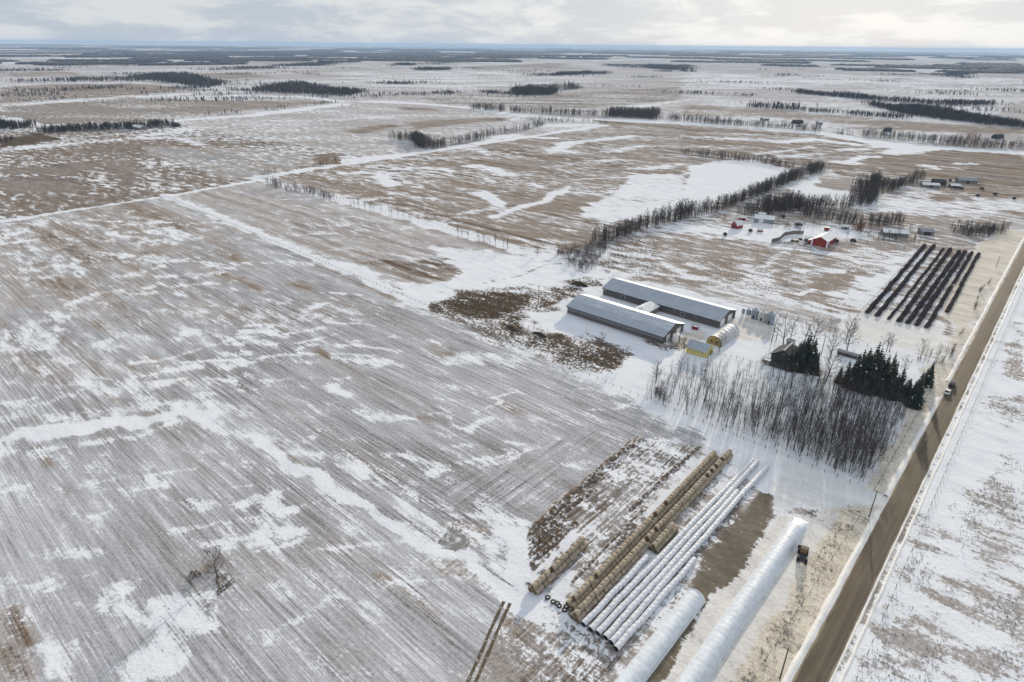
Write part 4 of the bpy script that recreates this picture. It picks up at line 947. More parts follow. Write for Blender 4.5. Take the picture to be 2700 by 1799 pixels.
for (nm, lab, x, y, lx_, ly_, e, r, wl, rt) in [
    ('privy_shed', 'narrow grey shed under the bare trees behind the dark house', -70.2, 258.6, 2.6, 2.8, 2.6, 3.4, 'grey_wall', 'grey_roof'),
    ('garden_shed', 'small white-fronted shed behind the spruces by the dark house', -64.2, 256.6, 3.6, 3.2, 2.3, 3.5, 'white', 'roof_snow'),
    ('lumber_shed', 'long low weathered shed between the two spruce groups', -48.8, 265.5, 8.4, 2.6, 1.5, 2.0, 'wood', 'grey_roof')]:
    t = gable(nm, lab, 'shed', x, y, lx_, ly_, e, r, 'x', wl, rt, rt, .25, .1); window(t, '-y', 0, e * .48, .9, e * .8, -ly_ / 2, 'dark_wall', None, 'door')
for i, (x, y, lx_, ly_, e, r, wl, rt, lab) in enumerate([(*W('F', 1700, 245), 14, 8, 2.6, 4.0, 'grey_wall', 'roof_snow', 'long grey shed at the left end of the far-right farmyard'), (*W('F', 1760, 225), 10, 9, 3.2, 5.0, 'dark_wall', 'dark_roof', 'dark-roofed shed in the middle of the far-right farmyard'),
                                                   (*W('F', 1950, 215), 16, 9, 3.0, 5.0, 'grey_wall', 'grey_roof', 'grey-roofed house at the back of the far-right farmyard'), (*W('F', 1870, 250), 8, 6, 2.4, 3.8, 'wood', 'roof_snow', 'weathered small shed in front of the far-right farm house')]):
    t = gable('farm_shed', lab, 'shed', x, y, lx_, ly_, e, r, 'x', wl, rt, rt, .3, .1, .5); window(t, '-y', 0, e * .45, 2.4, e * .8, -ly_ / 2, 'dark_wall', None, 'door')
for c, x, y, lx_, ly_, rz, wl, lab in [('C', 790, 852, 16, 10, .3, 'dark_wall', 'dark farmhouse in the shelterbelt on the far right'), ('C', 565, 832, 14, 7, .3, 'grey_wall', 'low grey shed at the shelterbelt left of the dark farmhouse'), ('C', 940, 858, 9, 6, .3, 'grey_wall', 'small pale shed right of the dark farmhouse'), ('C', 1410, 908, 10, 6, .2, 'dark_wall', 'dark shed behind the far right shelterbelt'),
                               ('C', 2170, 955, 14, 8, .3, 'dark_wall', 'dark house near the right edge beyond the belt'), ('A', 960, 892, 26, 9, -.6, 'grey_wall', 'long pale shed beside the far left wood'), ('A', 1215, 874, 14, 6, -.6, 'dark_wall', 'dark shed at the right end of the far left wood'), ('B', 650, 640, 18, 10, 0, 'barnred', 'dull red farm building by the far dark spruces'),
                               ('C', 1500, 515, 95, 14, .35, 'grey_wall', 'very long pale barn far off on the right plain'), ('C', 630, 436, 30, 16, .3, 'white', 'tiny white farm building near the right horizon'), ('A', 1445, 445, 30, 14, -.6, 'white', 'tiny white building in front of the far left woods')]:
    px, py = W(c, x, y)
    t = gable('far_farm_building', lab, 'building', px, py, lx_, ly_, 3.4, 6.0, 'x', wl, 'dark_roof' if wl == 'dark_wall' else 'roof_snow', 'roof_snow', .4, .2, rz + HEAD); window(t, '-y', 0, 1.6, lx_ * .2, 2.4, -ly_ / 2, 'glass', None, 'door')
# ------------------------------------------------------------------ straw bales, wrapped bales, silage bags
def bale_mesh(seed, mt, r=0.69, L=1.44):
    rg = np.random.default_rng(seed); n = 14; prof = [(0.04, -L / 2 + .02), (r * .6, -L / 2 - .0), (r * .90, -L / 2 + .02), (r, -L / 2 + .16), (r * 1.015, 0), (r, L / 2 - .16), (r * .90, L / 2 - .02), (r * .6, L / 2), (.04, L / 2 - .02)]
    V = []; F = []; mi = []
    for k, (a, y) in enumerate(prof):
        for i in range(n):
            th = 2 * math.pi * i / n; rr = a * (1 + rg.uniform(-.035, .035)); z = math.sin(th) * rr
            z = max(z, -r * .93); V.append((math.cos(th) * rr, y + rg.uniform(-.02, .02), z))
    for k in range(len(prof) - 1):
        for i in range(n):
            j = (i + 1) % n; F.append((k * n + i, (k + 1) * n + i, (k + 1) * n + j, k * n + j)); mi.append(1 if k in (0, 1, 6, 7) else 0)
    return npmesh('bale', V, F, [M[mt], M['net']], True, mi)


BALE = [bale_mesh(1, 'straw'), bale_mesh(2, 'straw'), bale_mesh(3, 'straw_old'), bale_mesh(4, 'straw')]
spots = []
for nm, lab, x0, x1, y0, n, skip in [
    ('A', 'short separate stack at the far left', -66.3, -66.9, 83.9, 14, ()),
    ('B', 'left long stack', -57.3, -58.7, 86.2, 51, (0, 24, 25)),
    ('C', 'right long stack', -54.55, -55.5, 84.2, 55, (20,)),
    ('D', 'short stack beyond the short wrapped row', -52.35, -52.6, 114.2, 8, (7,))]:
    for i in range(n):
        f = i / max(1, n - 1); x = x0 + (x1 - x0) * f + RNG.uniform(-.06, .06); y = y0 + i * 1.5 + RNG.uniform(-.05, .05)
        for dx, z in ((-.69, .66), (.69, .66), (0, 1.84)):
            if z > 1 and (i in skip or RNG.random() < .03):
                continue
            od = str(i + 1) + ('th' if 10 < (i + 1) % 100 < 14 else {1: 'st', 2: 'nd', 3: 'rd'}.get((i + 1) % 10, 'th'))
            spots.append((x + dx + RNG.uniform(-.05, .05), y + RNG.uniform(-.09, .09), z, ('top' if z > 1 else ('lower left' if dx < 0 else 'lower right')) + f' straw bale, {od} from near end of {lab}', nm))
spots.sort(key=lambda s: s[0] ** 2 + s[1] ** 2)
far_bales = spots[300:]
for k, (x, y, z, lab, nm) in enumerate(spots[:300]):
    o = put('straw_bale', BALE[RNG.choice((0, 1, 2, 3))], None, (x, y, z), RNG.uniform(-.05, .05)); o.rotation_euler[1] = RNG.uniform(-.12, .12)
    tag(o, lab, 'straw bale', 'straw bales of stack ' + {'A': 'far left', 'B': 'left long', 'C': 'right long', 'D': 'short middle'}[nm])


def merge(items, arrs, name, mats):
    """many placed copies joined in one mesh; items (x, y, z, scale, rot, variant), arrs [(V, F, mi)]"""
    Vs, Fs, Ms, o = [], [], [], 0
    for x, y, z, s, r, v in items:
        V, F, mi = arrs[v]; c, q = math.cos(r), math.sin(r)
        P = np.empty_like(V); P[:, 0] = (V[:, 0] * c - V[:, 1] * q) * s + x; P[:, 1] = (V[:, 0] * q + V[:, 1] * c) * s + y; P[:, 2] = V[:, 2] * s + z
        Vs.append(P); Fs.append(F + o); Ms.append(mi); o += len(V)
    return npmesh(name, np.concatenate(Vs), np.concatenate(Fs), mats, False, np.concatenate(Ms))


def arr_of(me):
    V = np.empty(len(me.vertices) * 3, np.float32); me.vertices.foreach_get('co', V); k = len(me.polygons[0].vertices)
    F = np.empty(len(me.loops), np.int32); me.loops.foreach_get('vertex_index', F)
    mi = np.empty(len(me.polygons), np.int32); me.polygons.foreach_get('material_index', mi)
    return V.reshape(-1, 3), F.reshape(-1, k), mi


if far_bales:
    me = merge([(x, y, z, 1, 0, k % 2) for k, (x, y, z, _, _) in enumerate(far_bales)], [arr_of(BALE[0]), arr_of(BALE[1])], 'stacked_straw', [M['straw'], M['net']])
    tag(put('stacked_straw', me), 'far ends of the two long straw stacks', kind='stuff')


def wrap_mesh(seed):
    rg = np.random.default_rng(seed); n = 14; r = .70; L = 1.5; V = []; F = []
    pr = [(r * .955, -L / 2 - .03), (r * .99, -L / 2 + .14), (r * 1.02, -.35), (r * 1.03, .1), (r * 1.0, L / 2 - .2), (r * .955, L / 2 + .02)]
    for a, y in pr:
        for i in range(n):
            th = 2 * math.pi * i / n; rr = a * (1 + rg.uniform(-.02, .02)); V.append((math.cos(th) * rr * 1.03, y, max(math.sin(th) * rr, -r * .9)))
    for k in range(len(pr) - 1):
        for i in range(n):
            j = (i + 1) % n; F.append((k * n + i, (k + 1) * n + i, (k + 1) * n + j, k * n + j))
    return npmesh('wrapped_bale', V, F, M['plastic'], True)


WRAP = [wrap_mesh(i) for i in range(4)]
capb = MB(); capb.lathe([(.02, 0), (.62, .02), (.66, .08), (.6, .14)], 14, axis='y')
CAP = capb.mesh('row_end', M['black'])
for lab, x0, x1, y0, y1 in [
    ('short white wrapped bale row beside the straw stacks', -52.2, -52.15, 83.6, 111.8), ('long white wrapped bale row, second counted from the straw stacks', -50.3, -48.9, 83.6, 169),
    ('long white wrapped bale row, third counted from the straw stacks', -48.5, -47.5, 83.8, 169), ('white wrapped bale row, fourth counted, ending short of its neighbours', -46.7, -46.2, 84.0, 150),
    ('long white wrapped bale row, fifth counted from the straw stacks', -45.1, -44.5, 83.8, 168), ('shorter white wrapped bale row nearest the brown gravel strip', -43.5, -43.0, 83.2, 118)]:
    t = thing('wrapped_bale_row', lab, 'wrapped bales', (x0, y0, 0), group='white wrapped bale rows')
    n = int((y1 - y0) / 1.5); ph = RNG.uniform(0, 6)
    for i in range(n):
        f = i / n; x = (x1 - x0) * f + .09 * math.sin(f * 14 + ph) + RNG.uniform(-.05, .05)
        o = put('wrapped_bale', WRAP[RNG.randrange(4)], t, (x, .75 + i * 1.5, .63 + RNG.uniform(-.02, .03)), RNG.uniform(-.03, .03)); o.scale = (RNG.uniform(.97, 1.04), 1.02, RNG.uniform(.97, 1.05))
    put('row_end', CAP, t, (0, -.06, .63)); put('row_end', CAP, t, (x, n * 1.5 - .02, .63))


def silage_bag(label, xc, w, h, y0, y1, open_end):
    t = thing('silage_bag', label, 'silage bag', (xc, y0, 0)); L = y1 - y0; n = 24; ny_ = int(L / .45); V = []; F = []
    for k in range(ny_ + 1):
        y = L * k / ny_; e = 1.0
        if not open_end:
            e = min(1.0, .28 + ((L - y) / 4.5) ** .6 * .8) if L - y < 4.5 else 1.0
        rib = 1 + .008 * math.sin(y * 4.2) + .014 * wob(y, int(-xc), 1.6)
        for i in range(n + 1):
            th = math.pi * (i / n * 1.16 - .08); u = math.cos(th) * w / 2 * rib * (.75 + .25 * e); z = (math.sin(th) * .86 + .10) * h * rib * e
            jz = .05 * wob(y + i * 3.1, 11 + i % 9, 1.2)
            V.append((u + .18 * wob(y, 3, 15) + jz, y, max(z + jz, -.05)))
    for k in range(ny_):
        for i in range(n):
            a = k * (n + 1) + i; F.append((a, a + n + 1, a + n + 2, a + 1))
    put('plastic_tube', npmesh('plastic_tube', V, F, M['bag'], True), t)
    if open_end:
        b = MB(); ring = V[ny_ * (n + 1):]; b.add([(x * .97, L - .25 - .8 * max(z, 0) / h * .0, max(z * .96, -.05)) for x, y, z in ring], [tuple(range(n, -1, -1))]); b.build('silage_face', M['ochre'], t)
        b = MB()
        for i in range(n):
            b.tube(ring[i], ring[i + 1], .10, .10, 5, False)
        b.build('rolled_edge', M['bag'], t)
    else:
        b = MB(); b.add([(-w * .42, L - .1, .05), (w * .42, L - .1, .05), (w * .5, L + 1.6, .05), (-.3, L + 2.0, .22), (-w * .5, L + 1.1, .08), (0, L - .2, h * .24)], [(0, 1, 5), (5, 1, 2, 3), (5, 3, 4, 0)]); b.build('end_flap', M['bag'], t)
    for s in (-1, 1):
        b = MB()
        for k in range(0, ny_, 2):
            y = L * k / ny_; x = s * (w / 2 + .05) + .18 * wob(y, 3, 15); b.tube((x, y, .03), (x + .03 * math.sin(y), y + .9, .03), .16, .16, 5, False)
        b.build('snow_drift', M['snow'], t)
    return t


silage_bag('fat white silage bag with cut open end beside the gravel strip', -37.5, 4.3, 2.2, 52, 107.6, True)
silage_bag('longest white silage bag with tapered end nearest the road', -28.4, 4.25, 2.3, 60, 149.2, False)
# tyres lying by the bale stacks
for k, (x, y) in enumerate(WL('K', [(228, 1030), (262, 1058), (300, 1085), (335, 1110), (290, 1070), (345, 1090)])):
    o = thing('old_tyre', 'old black tyre lying snow-filled at the end of the straw stacks', 'tyre', (x, y, 0), 0, 'tyres at the straw stack end')
    b = MB(); b.lathe([(.36, .02), (.6, .0), (.66, .14), (.6, .28), (.36, .27), (.36, .02)], 14); b.build('tread', M['black'], o)
    b = MB(); b.lathe([(.36, .1), (.2, .2), (.02, .22)], 10); b.build('snow_fill', M['snow'], o)

# ------------------------------------------------------------------ loader, cars
def wheel(par, x, y, r, w, name='wheel'):
    o = thing_part(name, par); b = MB(); b.lathe([(r * .55, -w / 2), (r * .92, -w / 2), (r, -w / 3), (r, w / 3), (r * .92, w / 2), (r * .55, w / 2)], 16, (x, y, r), axis='x'); o.data = b.mesh(name, M['black'])
    b = MB(); b.lathe([(.02, -w / 2 + .02), (r * .55, -w / 2 + .02), (r * .55, w / 2 - .02), (.02, w / 2 - .02)], 12, (x, y, r), axis='x'); b.build('rim', M['grey_wall'], o)
    return o


t = thing('loader', 'dark wheel loader with orange cab side parked against the long silage bag', 'loader', (*W('L', 692, 715), 0), .25)
b = MB(); b.add([(-.75, -2.3, .8), (.75, -2.3, .8), (.75, .6, .8), (-.75, .6, .8), (-.7, -2.2, 1.75), (.7, -2.2, 1.75), (.75, .6, 1.9), (-.75, .6, 1.9)], [(3, 2, 1, 0), (4, 5, 6, 7), (0, 1, 5, 4), (1, 2, 6, 5), (2, 3, 7, 6), (3, 0, 4, 7)]); b.build('engine_hood', M['dark_steel'], t)
cb = thing_part('cab', t); b = MB(); b.extr([(-.1, 1.2), (1.5, 1.2), (1.35, 2.9), (.1, 2.9)], 'x', -.72, .72); cb.data = b.mesh('cab', M['orange'])
b = MB(); b.box(-.78, .78, .05, 1.4, 2.9, 3.02); b.build('cab_roof', M['dark_steel'], cb)
for s in (-1, 1):
    b = MB(); b.box(s * .75 - .02, s * .75 + .02, .2, 1.25, 1.75, 2.75); b.build('side_window', M['glass'], cb)
for x in (-.95, .95):
    for y in (-1.5, 1.6):
        wheel(t, x, y, .72, .5)
for s in (-.55, .55):
    b = MB(); b.tube((s, .9, 1.7), (s, 2.9, 1.5), .11, .1, 6); b.tube((s, 2.9, 1.5), (s, 3.6, .7), .1, .09, 6); b.build('lift_arm', M['dark_steel'], t)
b = MB(); b.extr([(3.5, .1), (4.5, .08), (4.5, .16), (3.7, .25), (3.55, 1.1), (3.4, 1.1)], 'x', -1.25, 1.25); b.build('bucket', M['dark_steel'], t)
b = MB(); b.tube((.45, -1.2, 1.8), (.45, -1.2, 2.6), .06, .06, 6); b.build('exhaust', M['black'], t)


def car(label, x, y, paint, suv):
    t = thing('parked_car', label, 'car', (x, y, 0.08)); h = 1.0 if suv else .9; H = 1.72 if suv else 1.5; m = M[paint]
    sec = [(-2.25, .42, h * .8), (-2.2, .35, h), (-1.9, .3, h + .04), (.9, .3, h + .02), (1.5, .3, h - .04), (2.15, .36, h - .18), (2.25, .45, h - .3)]
    b = MB(); V = []; F = []
    for (yy, z0, z1), wd in zip(sec, (.78, .88, .92, .93, .92, .86, .74)):
        V += [(-wd, yy, z0), (-wd * 1.02, yy, (z0 + z1) / 2), (-wd * .93, yy, z1), (wd * .93, yy, z1), (wd * 1.02, yy, (z0 + z1) / 2), (wd, yy, z0)]
    for k in range(len(sec) - 1):
        for i in range(6):
            j = (i + 1) % 6; F.append((k * 6 + i, k * 6 + j, k * 6 + 6 + j, k * 6 + 6 + i))
    F += [tuple(range(5, -1, -1)), tuple(range(len(V) - 6, len(V)))]
    b.add(V, F); b.build('body', m, t, smooth=False)
    cb = thing_part('cabin', t); y0, y1, y2, y3 = (-2.0, -1.75, .3, 1.0) if suv else (-1.8, -1.1, .2, 1.0)
    b = MB(); b.add([(-.84, y0, h), (.84, y0, h), (.84, y3, h), (-.84, y3, h), (-.68, y1, H), (.68, y1, H), (.68, y2, H), (-.68, y2, H)], [(0, 1, 5, 4), (1, 2, 6, 5), (2, 3, 7, 6), (3, 0, 4, 7)]); b.add([(-.7, y1, H), (.7, y1, H), (.7, y2, H), (-.7, y2, H)], [(0, 1, 2, 3)]); cb.data = b.mesh('cabin', M['glass'])
    b = MB(); b.box(-.69, .69, y1, y2, H - .01, H + .05); b.build('roof', m, cb)
    for s in (-1, 1):
        for yy in ((y0 + y1) / 2, -.4, (y2 + y3) / 2):
            b = MB(); b.tube((s * .84, yy if yy == -.4 else (y0 if yy < 0 else y3), h), (s * .69, yy if yy == -.4 else (y1 if yy < 0 else y2), H), .05, .05, 4); b.build('pillar', m, cb)
        for yy in (-1.4, 1.4):
            wheel(t, s * .82, yy, .34, .24)
        b = MB(); b.box(s * .62 - .16, s * .62 + .16, 2.16, 2.24, h - .36, h - .2); b.build('headlight', M['white'], t)
        b = MB(); b.box(s * .72 - .12, s * .72 + .12, -2.26, -2.2, h - .3, h - .08); b.build('tail_light', M['red'], t)
    return t


M['navy'] = mat('navy_paint', (0.02, 0.026, 0.045), 0.25, 0.2, spec=.6)
car('dark blue car parked behind the white one on the road', -12.3, 265.2, 'navy', True)
car('white car at the left edge of the gravel road', -12.5, 257.4, 'white', False)

# ------------------------------------------------------------------ poles and fences
def pole(label, x, y, h, arm=True):
    t = thing('utility_pole', label, 'utility pole', (x, y, 0))
    b = MB(); b.tube((0, 0, -.2), (0, 0, h), .17, .11, 8); b.build('pole_shaft', M['wood'], t)
    if arm:
        ca = thing_part('crossarm', t); b = MB(); b.box(-1.0, 1.0, -.06, .06, h - .55, h - .42); ca.data = b.mesh('crossarm', M['wood'])
        for s in (-.85, .85):
            b = MB(); b.lathe([(.05, h - .42), (.06, h - .3), (.02, h - .25)], 6, (s, 0, 0)); b.build('insulator', M['white'], ca)


pole('wooden pole at the driveway mouth beside the gravel road', *W('L', 1155, 428), 9.0)
pole('wooden pole near the bottom edge beside the gravel road', *W('L', 540, 1545), 9.0)
pole('lone wooden pole on the muddy ground left of the barns', *W('E', 1357, 1050), 9.5)
pole('slim wooden pole between the dark house and the low shed', *W('I', 1460, 268), 9.0)
pole('wooden pole by the roadside bushes near the shrub rows', *W('J', 1180, 330), 7.0, False)
pole('wooden pole at the yard fence right of the arched shelter', *W('G', 2335, 860), 8.0, False)


def wire_fence(label, pts, sp, h=1.25, r=.075):
    o0 = pts[0]; t = thing('wire_fence', label, 'fence', (o0[0], o0[1], 0)); pm = MB(); pm.tube((0, 0, -.1), (0, 0, h), r, r * .85, 5); pme = pm.mesh('post', M['wood']); wb = MB(); cnt = 0
    for (ax, ay), (bx_, by) in zip(pts, pts[1:]):
        L = math.hypot(bx_ - ax, by - ay); n = max(1, round(L / sp))
        for i in range(n):
            if cnt > 290:
                break
            o = put('post', pme, t, (ax + (bx_ - ax) * i / n - o0[0] + RNG.uniform(-.1, .1), ay + (by - ay) * i / n - o0[1] + RNG.uniform(-.1, .1), 0), 0, RNG.uniform(.85, 1.15)); o.rotation_euler = (RNG.uniform(-.08, .08), RNG.uniform(-.08, .08), 0); cnt += 1
        for z in (.45, .8, 1.12):
            wb.tube((ax - o0[0], ay - o0[1], z), (bx_ - o0[0], by - o0[1], z), .012, .012, 3, False)
    wb.build('wires', M['dark_steel'], t)


wire_fence('post and wire fence between the main field and the farmyard', [(-560, 197.5), (-400, 191.2), (-245, 185.5), (-118, 179.2), (-92, 178.2), (-20, 176.6)], 3.6, 1.3, .1)
wire_fence('wire fence along the pasture right of the road', [(-3.7, 70), (-3.6, 560)], 4.0)
wire_fence('wire fence along the left road verge beside the wood', [(-17.2, 178), (-17.4, 262)], 4.0)
wire_fence('wire fence along the yellow verge beside the silage bags', [(-19.4, 92), (-17.0, 166)], 5.0)
wire_fence('straight wire fence between the barns and the paddocks', WL('F', [(0, 850), (320, 920), (700, 1030), (1080, 1110), (1600, 1230)]), 4.0)
wire_fence('diagonal wire fence running from the corral to the barns', WL('F', [(310, 920), (520, 780), (730, 640)]), 4.0)
wire_fence('wire fence along the bush edge of the west paddock', WL('E', [(1850, 875), (2100, 750), (2352, 620)]), 4.0)
wire_fence('short wire fence stub behind the longest barn', WL('E', [(2110, 928), (2290, 845)]), 3.0)
wire_fence('wire fence along the left side of the shrub rows', WL('F', [(1200, 1130), (1420, 900), (1640, 660)]), 4.0)
wire_fence('yard fence from the yellow shed to the dark house', WL('I', [(560, 258), (760, 300), (980, 355)]), 2.6, 1.3, .09)
wire_fence('fence behind the farmyard trees along the paddock strip', WL('I', [(1180, 15), (1620, 140), (2000, 240), (2350, 330)]), 3.5)
wire_fence('faint fence across the main field edge far left', [(-556, -60), (-557, 60), (-558, 196)], 6)
wire_fence('fence along the tree line behind the second field', [(-574, 290.5), (-400, 290), (-230, 287.5)], 5)
# ------------------------------------------------------------------ trees
def segs_mesh(segs):
    """segments (p0, p1, r0, r1, sides) -> triangle arrays; 1 side = a flat twig sliver"""
    V = []; F = []
    for p0, p1, r0, r1, n in segs:
        p0 = np.asarray(p0); p1 = np.asarray(p1); d = p1 - p0; L = np.linalg.norm(d) + 1e-9; d = d / L
        a = np.cross(d, (0.3, 0.2, 1.0) if abs(d[2]) < .9 else (1, .2, 0)); a /= np.linalg.norm(a) + 1e-9; b = np.cross(d, a); o = len(V)
        if n == 1:
            V += [p0 - a * r0, p0 + a * r0, p1]; F.append((o, o + 1, o + 2))
        else:
            for p, r in ((p0, r0), (p1, r1)):
                for i in range(n):
                    th = 2 * math.pi * i / n; V.append(p + (a * math.cos(th) + b * math.sin(th)) * r)
            for i in range(n):
                j = (i + 1) % n; F += [(o + i, o + j, o + n + j), (o + i, o + n + j, o + n + i)]
    return np.array(V, np.float32), np.array(F, np.int32)


def bare_tree(seed, H, base, nb, spread, up, tw=5, sub=2, r0=.16, tww=.035, fork=0):
    rg = random.Random(seed); trunk = []; crown = []
    pts = [np.array((0., 0., -.15))]; n = 5
    for k in range(n):
        pts.append(pts[-1] + np.array((rg.uniform(-.03, .03) * H / n * 2, rg.uniform(-.03, .03) * H / n * 2, (H + .15) / n)))
    rad = lambda t: r0 * (1 - .88 * t)
    for k in range(n):
        trunk.append((pts[k], pts[k + 1], rad(k / n), rad((k + 1) / n), 5))

    def at(t):
        f = t * n; k = min(int(f), n - 1); return pts[k] + (pts[k + 1] - pts[k]) * (f - k)

    def rdir(az, el):
        return np.array((math.cos(az) * math.cos(el), math.sin(az) * math.cos(el), math.sin(el)))

    for i in range(nb):
        t = base + (0.98 - base) * (i + rg.random()) / nb; az = i * 2.4 + rg.uniform(-.6, .6); el = up + rg.uniform(-.25, .3)
        prof = math.sin(min(1, max(0.12, (t - base) / (1 - base) * .86 + .14)) * math.pi) ** .7
        L = spread * H * (.35 + .75 * prof) * rg.uniform(.7, 1.2); p = at(t); q = p + rdir(az, el) * L * .55; e = q + rdir(az + rg.uniform(-.4, .4), min(1.4, el + .3)) * L * .5
        rb = rad(t) * .55 + .01; crown += [(p, q, rb, rb * .6, 3), (q, e, rb * .6, rb * .15, 3)]
        for j in range(tw):
            f = rg.uniform(.3, 1.0); s = p + (q - p) * f * 2 if f < .5 else q + (e - q) * (f * 2 - 1)
            d = rdir(az + rg.uniform(-1.3, 1.3), el + rg.uniform(-.3, .7)); l = L * rg.uniform(.3, .55); s2 = s + d * l; crown.append((s, s2, tww, 0, 1))
            for m_ in range(sub):
                s3 = s + d * l * rg.uniform(.3, .9); d2 = rdir(az + rg.uniform(-1.8, 1.8), el + rg.uniform(-.3, .8)); crown.append((s3, s3 + d2 * l * rg.uniform(.4, .8), tww * .85, 0, 1))
    return segs_mesh(trunk), segs_mesh(crown)


def lean_tree(seed):
    """light mid-distance tree: slim trunk, sliver limbs and twigs"""
    rg = random.Random(seed); H = 10.0; lx_, ly_ = rg.uniform(-.6, .6), rg.uniform(-.6, .6); crown = []
    trunk = [((0, 0, -.15), (lx_ * .5, ly_ * .5, H * .5), .2, .13, 3), ((lx_ * .5, ly_ * .5, H * .5), (lx_, ly_, H), .13, .02, 3)]
    for i in range(11):
        t = .16 + .8 * (i + rg.random()) / 11; az = i * 2.4 + rg.uniform(-.6, .6); el = .75 + rg.uniform(-.3, .35); L = 2.6 * (.35 + .8 * math.sin(min(1, t + .05) * math.pi) ** .7) * rg.uniform(.6, 1.25)
        p = np.array((lx_ * t, ly_ * t, H * t)); d = np.array((math.cos(az) * math.cos(el), math.sin(az) * math.cos(el), math.sin(el))); crown.append((p, p + d * L, .13, 0, 1))
        for j in range(3):
            s = p + d * L * rg.uniform(.3, .8); a2 = az + rg.uniform(-1.3, 1.3); e2 = el + rg.uniform(-.3, .6); crown.append((s, s + np.array((math.cos(a2) * math.cos(e2), math.sin(a2) * math.cos(e2), math.sin(e2))) * L * rg.uniform(.4, .75), .13, 0, 1))
    return segs_mesh(trunk), segs_mesh(crown)


def spruce_tree(seed, H, R, tiers=17):
    rg = random.Random(seed); tr = segs_mesh([((0, 0, -.1), (0, 0, H * .55), .2, .12, 5), ((0, 0, H * .55), (0, 0, H), .12, .02, 4)]); V = []; F = []
    for k in range(tiers):
        t = k / (tiers - 1); z = H * (.06 + .91 * t); r = R * (1 - t) ** .7 * rg.uniform(.72, 1.15) + .12; nbr = max(5, int(11 * (1 - t) + 4)) if tiers > 10 else 5
        for i in range(nbr):
            az = 2 * math.pi * (i + rg.random() * .7) / nbr; l = r * rg.uniform(.5, 1.25); c, s = math.cos(az), math.sin(az); wd = .28 * l + .12; dr = -.22 * l + rg.uniform(-.15, .1); o = len(V)
            V += [(0, 0, z + .25), (c * l * .5 - s * wd, s * l * .5 + c * wd, z + dr * .5), (c * l * .5 + s * wd, s * l * .5 - c * wd, z + dr * .5 - .1), (c * l, s * l, z + dr), (c * l * .6, s * l * .6, z + dr * .4 + .22)]
            F += [(o, o + 1, o + 4), (o, o + 4, o + 2), (o + 1, o + 3, o + 4), (o + 4, o + 3, o + 2)]
            for m_ in range(3 if tiers > 10 else 0):
                f = rg.uniform(.35, 1.0); a2 = az + rg.uniform(-.35, .35); x, y, zz = math.cos(a2) * l * f, math.sin(a2) * l * f, z + dr * f + rg.uniform(-.1, .2); q = .22 + .12 * l; o = len(V)
                V += [(x, y, zz), (x + rg.uniform(-q, q), y + rg.uniform(-q, q), zz - rg.uniform(.1, .45)), (x + rg.uniform(-q, q), y + rg.uniform(-q, q), zz + rg.uniform(-.3, .2))]; F.append((o, o + 1, o + 2))
    return tr, (np.array(V, np.float32), np.array(F, np.int32))


def pair(tc, mt='bark', mc='twig'):
    (tv, tf), (cv, cf) = tc
    if mc == 'spruce':
        return npmesh('trunk', tv, tf, M[mt]), npmesh('crown', cv, cf, [M[mc], M['snow']], False, (NR.random(len(cf)) < .018).astype(np.int32))
    return npmesh('trunk', tv, tf, M[mt]), npmesh('crown', cv, cf, M[mc])


def both(tc):
    (tv, tf), (cv, cf) = tc
    return np.concatenate([tv, cv]), np.concatenate([tf, cf + len(tv)]), np.concatenate([np.zeros(len(tf), np.int32), np.ones(len(cf), np.int32)])


POP = [bare_tree(s, 10.0, (.34, .45, .28, .5, .38, .3)[s - 1], 24, (.17, .24, .2, .27, .22, .15)[s - 1], .7, 4, 1, .15, .035) for s in range(1, 7)]
BIG = [bare_tree(s, 10.0, .22, 22, .34, .55, 6, 3, .22, .04) for s in range(11, 14)]
MID = [lean_tree(s) for s in range(21, 27)]
SHR = [bare_tree(s, 3.0, .02, 14, .42, .8, 4, 2, .05, .04) for s in range(31, 34)]
SPR = [spruce_tree(s, 12.0, (2.6, 3.1, 2.3, 2.9)[s - 41]) for s in range(41, 45)]
POPl = [both(bare_tree(s, 10.0, (.34, .45, .28, .5, .38, .3)[s - 1], 17, (.17, .24, .2, .27, .22, .15)[s - 1], .7, 3, 1, .15, .04)) for s in range(1, 7)]
POPm = [pair(p) for p in POP]; BIGm = [pair(p) for p in BIG]; SPRm = [pair(p, 'bark', 'spruce') for p in SPR]; SHRm = [pair(p) for p in SHR]
MIDa = [both(p) for p in MID]; POPa = [both(p) for p in POP]; SHRa = [both(p) for p in SHR]; SHRl = [both(bare_tree(s, 3.0, .02, 9, .42, .8, 3, 1, .05, .06)) for s in range(31, 34)]; SPRa = [both(p) for p in SPR]; SPRl = [both(spruce_tree(s, 12.0, 2.6, 7)) for s in range(45, 48)]


def plant(kind, meshes, x, y, sc, label, cat, group=None, lean=.05, parts=('trunk', 'crown')):
    t = thing(kind, label, cat, (x, y, 0), RNG.uniform(0, 6.28), group, sc); t.rotation_euler[0] = RNG.uniform(-lean, lean); t.rotation_euler[1] = RNG.uniform(-lean, lean)
    a, b = meshes[RNG.randrange(len(meshes))]; put(parts[0], a, t); put(parts[1], b, t)
    return t


def inside(poly, x, y):
    c = False; n = len(poly)
    for i in range(n):
        (ax, ay), (bx_, by) = poly[i], poly[(i + 1) % n]
        if (ay > y) != (by > y) and x < (bx_ - ax) * (y - ay) / (by - ay) + ax:
            c = not c
    return c


